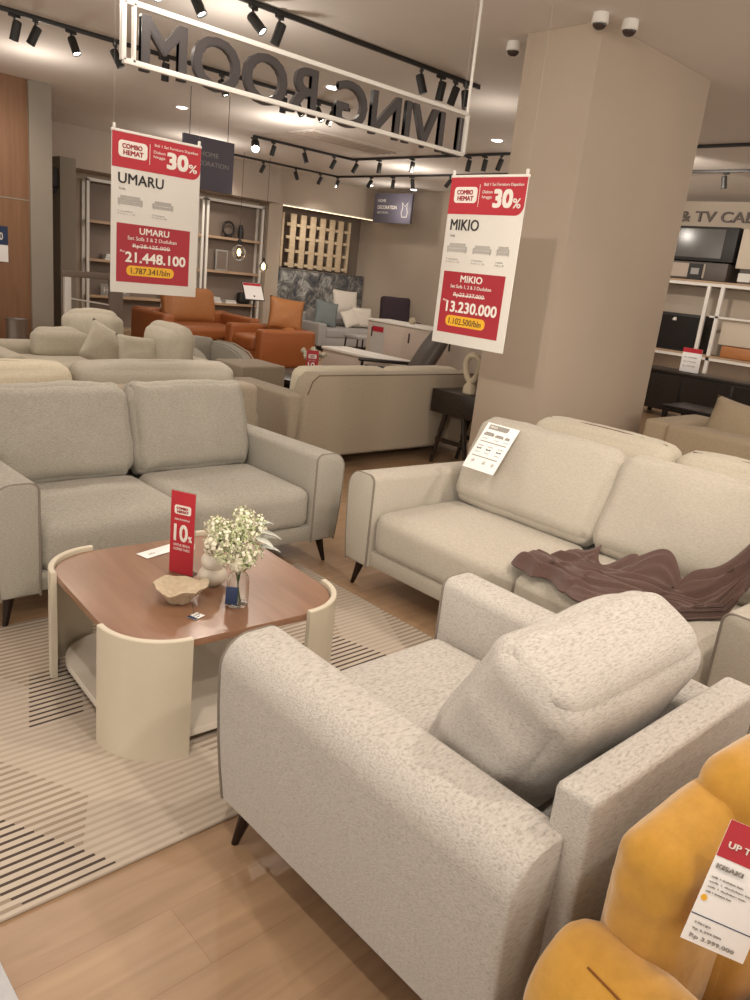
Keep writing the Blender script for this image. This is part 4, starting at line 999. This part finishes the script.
def books(x, z, n, label, group, y=14.03, mats=('whitefab', 'greyfab', 'paper')):
    for k in range(n):
        w_ = .26-.02*k
        t = thing('book', ['bottom', 'middle', 'top', 'upper'][k]+' book of '+label, 'book', (x+.01*k, y, z+.035*k), R(4*k-4), group)
        obj('pages', bbox(.006, w_-.006, .006, .17, .003, .029), 'paper', t, smooth=False)
        bm = B(); box(bm, 0, w_, 0, .175, 0, .003); box(bm, 0, w_, 0, .175, .029, .032); box(bm, 0, w_, .172, .175, 0, .032)
        obj('cover', bm, mats[k % 3], t, smooth=False)
books(6.25, 1.245, 3, 'the stack on the middle shelf of the left bookcase', 'books on the left bookcase')
books(6.85, 1.245, 2, 'the tilted pair beside the sign in the left bookcase', 'books on the left bookcase')
books(8.45, .615, 3, 'the left stack on the low shelf of the right bookcase', 'books on the low shelf')
books(8.80, .615, 2, 'the right stack on the low shelf of the right bookcase', 'books on the low shelf')
t = thing('storage_box', 'dark brown box on the low shelf of the right bookcase', 'box', (9.27, 14.1, .615)); obj('body', cushion(.26, .16, .22, r=.05, puff=.02, n=8, mat=T(0, 0, .12)), 'blackm', t); obj('handle', tube(B(), [(-.05, -.0, .235), (0, 0, .26), (.05, 0, .235)], .008, 6), 'leather2', t)
t = thing('picture_frame', 'small grey patterned sign board on the low shelf of the left bookcase', 'picture', (6.45, 14.03, .615)); obj('frame', bbox(-.28, .28, 0, .02, 0, .20), 'greyink', t, smooth=False); text('HELLO', .1, 'card', t, (-.22, -.002, .05), fit=(.44, .10))
# pendants
for i, (x, y, z, s) in enumerate(((8.07, 12.5, 1.62, 1.25), (8.62, 12.5, 1.42, .85))):
    t = thing('pendant_lamp', ['larger clear globe pendant bulb hanging before the right bookcase', 'smaller pendant bulb hanging right of the right bookcase'][i], 'lamp', (x, y, z))
    obj('glass_globe', lathe(B(), [(.001, -.11*s)]+[(.10*s*math.sin(a), -.11*s*math.cos(a)) for a in [PI*k/12 for k in range(1, 11)]]+[(.03*s, .12*s)], 20), 'glass', t)
    obj('filament', lathe(B(), [(.001, -.05), (.022, -.03), (.026, .02), (.012, .05), (.001, .055)], 12), 'bulb', t)
    obj('socket', lathe(B(), [(.03*s, .11*s), (.03*s, .17*s), (.01, .19*s), (.001, .19*s)], 14), 'blackm', t)
    obj('cord', tube(B(), [(0, 0, .18*s), (0, 0, CH-z)], .004, 6), 'trackm', t)
# sign stand
t = thing('sign_stand', 'black floor stand holding a tilted white notice by the right bookcase', 'sign', (8.05, 11.9, 0), R(-10))
obj('pole', tube(B(), [(0, 0, 0), (0, 0, .92)], .018, 8), 'blackm', t); obj('foot', lathe(B(), [(.16, 0), (.16, .012), (.02, .02), (.001, .02)], 20), 'blackm', t)
f_ = obj('notice_board', bbox(-.19, .19, 0, .015, 0, .36, r=.003), 'blackm', t, loc=(0, -.05, .84), rot=(R(-35), 0, 0)); obj('notice', bbox(-.175, .175, -.003, 0, .015, .345), 'paper', f_, smooth=False); obj('notice_heading', bbox(-.17, .17, -.005, -.003, .29, .34), 'red', f_, smooth=False)
# railing
t = thing('stair_railing', 'stair railing with a brown handrail, pale post and thin white bars at the left', 'railing', (3.50, 9.0, 0))
obj('handrail', bbox(0, .72, -.03, .03, 1.13, 1.20, r=.01), 'backp', t)
for x in (.07,): obj('post', bbox(x-.035, x+.035, -.03, .03, 0, 1.13, r=.004), 'whitem', t)
obj('end_panel', bbox(.56, .72, -.03, .03, 0, 1.13, r=.004), 'backp', t)
for z in (.30, .50, .70, .90): obj('bar', tube(B(), [(.05, 0, z), (.60, 0, z-.06)], .009, 6), 'whitem', t)
# wall sensor, poster, bin at left
t = thing('wall_poster', 'navy and white poster on the orange oak wall at the left edge', 'poster', (3.26, 10.49, 1.18))
obj('sheet', bbox(-.17, .17, -.004, .0, 0, .42), 'paper', t, smooth=False); obj('navy_header', bbox(-.17, .17, -.006, -.004, .20, .42), 'navy', t, smooth=False); obj('emblem', tube(B(), [(.09+.016*math.cos(a), -.008, .30+.04*math.sin(a)) for a in [2*PI*k/10 for k in range(10)]], .006, 5, closed=True), 'wink', t)
t = thing('waste_bin', 'grey metal bin with an open top beside the oak wall', 'bin', (3.42, 10.22, 0))
obj('body', lathe(B(), [(.10, 0), (.12, .01), (.125, .50), (.13, .52), (.115, .52), (.11, .45), (.001, .44)], 26), plain('brushed steel', (.35, .32, .30), .35, .8), t)
t = thing('wall_speaker', 'small dark device mounted on the grey column at the left', 'speaker', (4.84, 12.6, 2.25)); obj('body', bbox(-.08, .02, -.06, .06, 0, .28, r=.02), 'blackm', t); obj('bracket', bbox(-.03, .0, -.02, .02, -.08, 0), 'blackm', t)

# ------------------------------------------------------------------ right background
lounge('sofa', 'tan low-backed sofa with two pillows right of the pillar', 'sofa', (7.15, 2.05, 0), PI/2, 2.3, .95, 'tan', aw=.22, ah=.60, bh=.58, ncush=2, sh=.40, back_h=.60, seed=101)
pillow('tan pillow leaning on the back of the tan sofa, the left one', (6.72, 2.62, .62), (.55, .42), (R(-14), R(6), R(-97)), 'tan', seed=11)
pillow('tan pillow leaning on the back of the tan sofa, the right one', (6.72, 2.08, .60), (.55, .42), (R(-14), R(-4), R(-86)), 'tan', seed=12)
# wall lettering
t = thing('wall_lettering', 'dark grey wall lettering reading and TV CABINET above the display rack', 'sign', (13.58, 7.09, 2.96), -PI/2)
letters('& TV CABINET', 1.95, .17, 'wallink', t, (0, 0, .01), (PI/2, 0, 0), .01, .018)
# display rack
t = thing('display_rack', 'white two-level display rack holding tv cabinets right of the pillar', 'rack', (12.95, 3.2, 0))
for z in (1.98, .80): 
    obj('shelf', bbox(0, .6, 0, 4.3, z-.07, z-.02), 'whitem', t, smooth=False); obj('wood_board', bbox(-.01, .6, 0, 4.3, z-.02, z+.01), 'shelfwood', t, smooth=False)
for y in (2.55, 2.78, 4.2): obj('post', bbox(0, .05, y, y+.06, 0, 1.91), 'whitem', t, smooth=False)
obj('cross_bar', bbox(0, .04, 1.2, 2.7, 1.42, 1.45), 'whitem', t, smooth=False)
obj('back_panel', bbox(.58, .6, 0, 4.3, .05, 1.9), 'cwall', t, smooth=False)
t = thing('tv_cabinet', 'black cabinet with smoked grey glass front on top of the display rack', 'cabinet', (13.0, 5.75, 2.0))
obj('glass_unit', bbox(0, .5, 0, 1.25, .30, .84, r=.004), 'blackm', t); obj('glass_front', bbox(-.008, 0, .20, 1.22, .35, .80), 'tvglass', t, smooth=False)
obj('drawer_unit', bbox(0, .5, .05, 1.25, 0, .28, r=.004), 'chairgrey', t); obj('drawer_front', bbox(-.008, 0, .42, 1.2, .03, .25), 'soffit', t, smooth=False)
t = thing('picture_frame', 'small dark framed card in front of the drawers on the display rack', 'picture', (12.975, 6.32, 1.99), -PI/2); obj('frame', bbox(-.12, .12, -.01, .012, 0, .26), 'blackm', t, smooth=False); obj('picture', bbox(-.07, .07, -.014, -.01, .09, .19), 'greyfab', t, smooth=False)
t = thing('tv_cabinet', 'cream cabinet at the right frame edge on top of the display rack', 'cabinet', (13.0, 4.3, 2.0)); obj('body', bbox(0, .5, 0, 1.38, .22, .82, r=.004), 'boxb', t); obj('plinth', bbox(.02, .5, 0, 1.3, 0, .22), 'chairgrey', t); obj('box_label', bbox(-.012, 0, 1.1, 1.3, .02, .15), 'card', t, smooth=False)
t = thing('tv_cabinet', 'black cube cabinet with a small flower on the middle level of the rack', 'cabinet', (13.02, 6.02, .81)); obj('body', bbox(0, .5, 0, .95, .0, .62, r=.004), 'blackm', t); obj('front_panel', bbox(-.01, 0, .03, .92, .04, .58), 'black', t, smooth=False)
obj('flower', blobs(B(), Vector((-.03, .48, .52)), .025, 10, .018), 'wink', t)
t = thing('carton_box', 'cream box on the middle level of the rack at the right frame edge', 'box', (13.05, 4.9, .81)); obj('body', bbox(0, .4, 0, .80, .20, .62, r=.006), 'boxb', t); obj('side_board', bbox(0, .4, -.04, 0, .0, .62), 'wpanel', t, smooth=False)
t = thing('basket', 'brown woven basket beneath the cream box on the rack', 'basket', (13.15, 5.35, .81)); obj('body', bbox(-.12, .15, -.28, .28, 0, .19, r=.03), 'leather2', t)
t = thing('tv_console', 'long black media console in front of the rack, right of the pillar', 'cabinet', (10.6, 3.6, 0))
obj('body', bbox(0, .5, 0, 2.1, .10, .62, r=.004), 'black', t); obj('top_board', bbox(-.03, .53, -.03, 2.13, .62, .66, r=.003), 'espresso', t)
for k in range(3): obj('door', bbox(-.008, 0, .02+.7*k, .68+.7*k, .13, .60), 'espresso', t, smooth=False)
for y in (.1, 2.0): obj('leg', bbox(.03, .08, y, y+.05, 0, .10), 'black', t, smooth=False); obj('leg', bbox(.42, .47, y, y+.05, 0, .10), 'black', t, smooth=False)
t = thing('coffee_table', 'low black table between the tan sofa and the long media console', 'coffee table', (8.9, 3.0, 0)); obj('tabletop', bbox(0, .6, 0, 1.4, .36, .40, r=.004), 'black', t); obj('lower_shelf', bbox(.04, .56, .04, 1.36, .12, .15), 'black', t)
for x in (.02, .53):
    for y in (.02, 1.33): obj('leg', bbox(x, x+.05, y, y+.05, 0, .36), 'black', t, smooth=False)
t = thing('price_stand', 'small white price stand with a red top on the long black console', 'sign', (10.75, 5.02, .66), -PI/2)
obj('card', bbox(-.14, .14, 0, .01, .01, .34, r=.003), 'paper', t); obj('red_header', bbox(-.14, .14, -.003, 0, .28, .34), 'red', t, smooth=False); obj('foot', bbox(-.12, .12, -.05, .05, 0, .01), 'acryl', t)
for k in range(3): text('Rp 2.999.000', .03, 'greyink', t, (-.1, -.003, .20-.06*k), fit=(.18, .025))

# ------------------------------------------------------------------ lights
def spot(loc, tgt, energy, size=70, blend=.5, rad=.05, col=(1., .89, .765)):
    l = bpy.data.lights.new('lamp', 'SPOT'); l.energy = energy; l.spot_size = R(size); l.spot_blend = blend; l.shadow_soft_size = rad; l.color = col
    o = bpy.data.objects.new('spot_lamp', l); COL.objects.link(o); o.location = loc
    o.rotation_euler = (Vector(tgt)-Vector(loc)).to_track_quat('-Z', 'Y').to_euler(); return o
Z_ = CH-.18
spot((-2.4, -.9, 2.42), (4.9, 3.5, 1.3), 650, 34, .7, .04)      # throws the sign's shadow on the pillar
spot((1.6, 4.9, Z_), (1.2, 1.9, .3), 122, 75, .7, .05)
spot((3.5, 5.2, Z_), (1.7, 2.2, .4), 122, 75, .7, .05)
spot((.2, .9, Z_), (1.3, 1.5, .3), 108, 90, .8, .06)
spot((2.6, .2, Z_), (2.2, 1.5, .4), 108, 90, .8, .06)
spot((1.2, -.6, Z_), (2.2, 2.6, .4), 129, 80, .8, .06)
spot((4.2, .4, Z_), (4.0, 2.0, .6), 90, 90, .8, .06)
spot((2.9, 7.4, Z_), (3.0, 6.2, .5), 120, 95, .8, .06)
spot((6.0, 7.4, Z_), (7.0, 9.8, .5), 160, 95, .8, .06)
spot((8.9, 9.0, Z_), (9.6, 11.8, .6), 160, 95, .8, .06)
spot((10.4, 12.8, Z_), (11.2, 14.2, 1.2), 100, 80, .8, .06)
spot((8.9, 5.2, Z_), (12.9, 5.6, 1.6), 260, 90, .8, .06)
spot((8.0, 12.6, Z_), (7.8, 14.2, 1.4), 100, 100, .8, .06)
spot((3.0, 8.9, Z_), (3.0, 10.5, 1.6), 70, 100, .8, .06)
def bulb(x, y, e, z=2.82, r=.05):  # added omnidirectional fill to brighten ceiling and background, not a fixture on the tracks
    l = bpy.data.lights.new('lamp', 'POINT'); l.energy = e*.8; l.shadow_soft_size = r; l.color = (1., .905, .80)
    o = bpy.data.objects.new('fill_point', l); COL.objects.link(o); o.location = (x, y, z)
for x, y, e in ((-.8, 1.5, 30), (1.0, -1.2, 30), (4.0, -.5, 30), (2.0, 3.4, 26), (6.4, 1.2, 28), (3.45, 5.6, 20), (6.6, 5.6, 9), (.6, 6.2, 20), (3.2, 8.9, 20), (6.4, 8.9, 35), (9.2, 6.3, 22), (7.0, 12.0, 30), (9.9, 10.2, 30), (11.0, 3.0, 35), (11.4, 7.4, 30), (11.6, 12.4, 15)): bulb(x, y, e)
w_ = bpy.data.worlds.new('World'); bpy.context.scene.world = w_; w_.use_nodes = True
w_.node_tree.nodes['Background'].inputs[0].default_value = (1., .93, .83, 1); w_.node_tree.nodes['Background'].inputs[1].default_value = 1.6

# ------------------------------------------------------------------ camera
cam = bpy.data.cameras.new('camera'); co = bpy.data.objects.new('camera', cam); COL.objects.link(co)
cam.sensor_fit = 'VERTICAL'; cam.sensor_height = 24.0; cam.lens = 24.0*771.67/1000; cam.clip_start = .02; cam.clip_end = 60
roll, pit, yaw = R(6.3625), R(16.374), R(44.263)
cp, sp = math.cos(pit), math.sin(pit)
F = Vector((0, cp, -sp)); X0 = Vector((1, 0, 0)); U0 = Vector((0, sp, cp))
r_ = X0*math.cos(roll)+U0*math.sin(roll); u_ = -X0*math.sin(roll)+U0*math.cos(roll)
rz = Matrix.Rotation(-yaw, 3, 'Z'); F, r_, u_ = rz @ F, rz @ r_, rz @ u_
co.matrix_world = Matrix(((r_.x, u_.x, -F.x, 0), (r_.y, u_.y, -F.y, 0), (r_.z, u_.z, -F.z, 1.55), (0, 0, 0, 1)))
sc = bpy.context.scene; sc.camera = co
sc.view_settings.view_transform = 'Standard'; sc.view_settings.look = 'None'; sc.view_settings.gamma = 1; sc.view_settings.use_curve_mapping = False
sc.view_settings.exposure = -.12
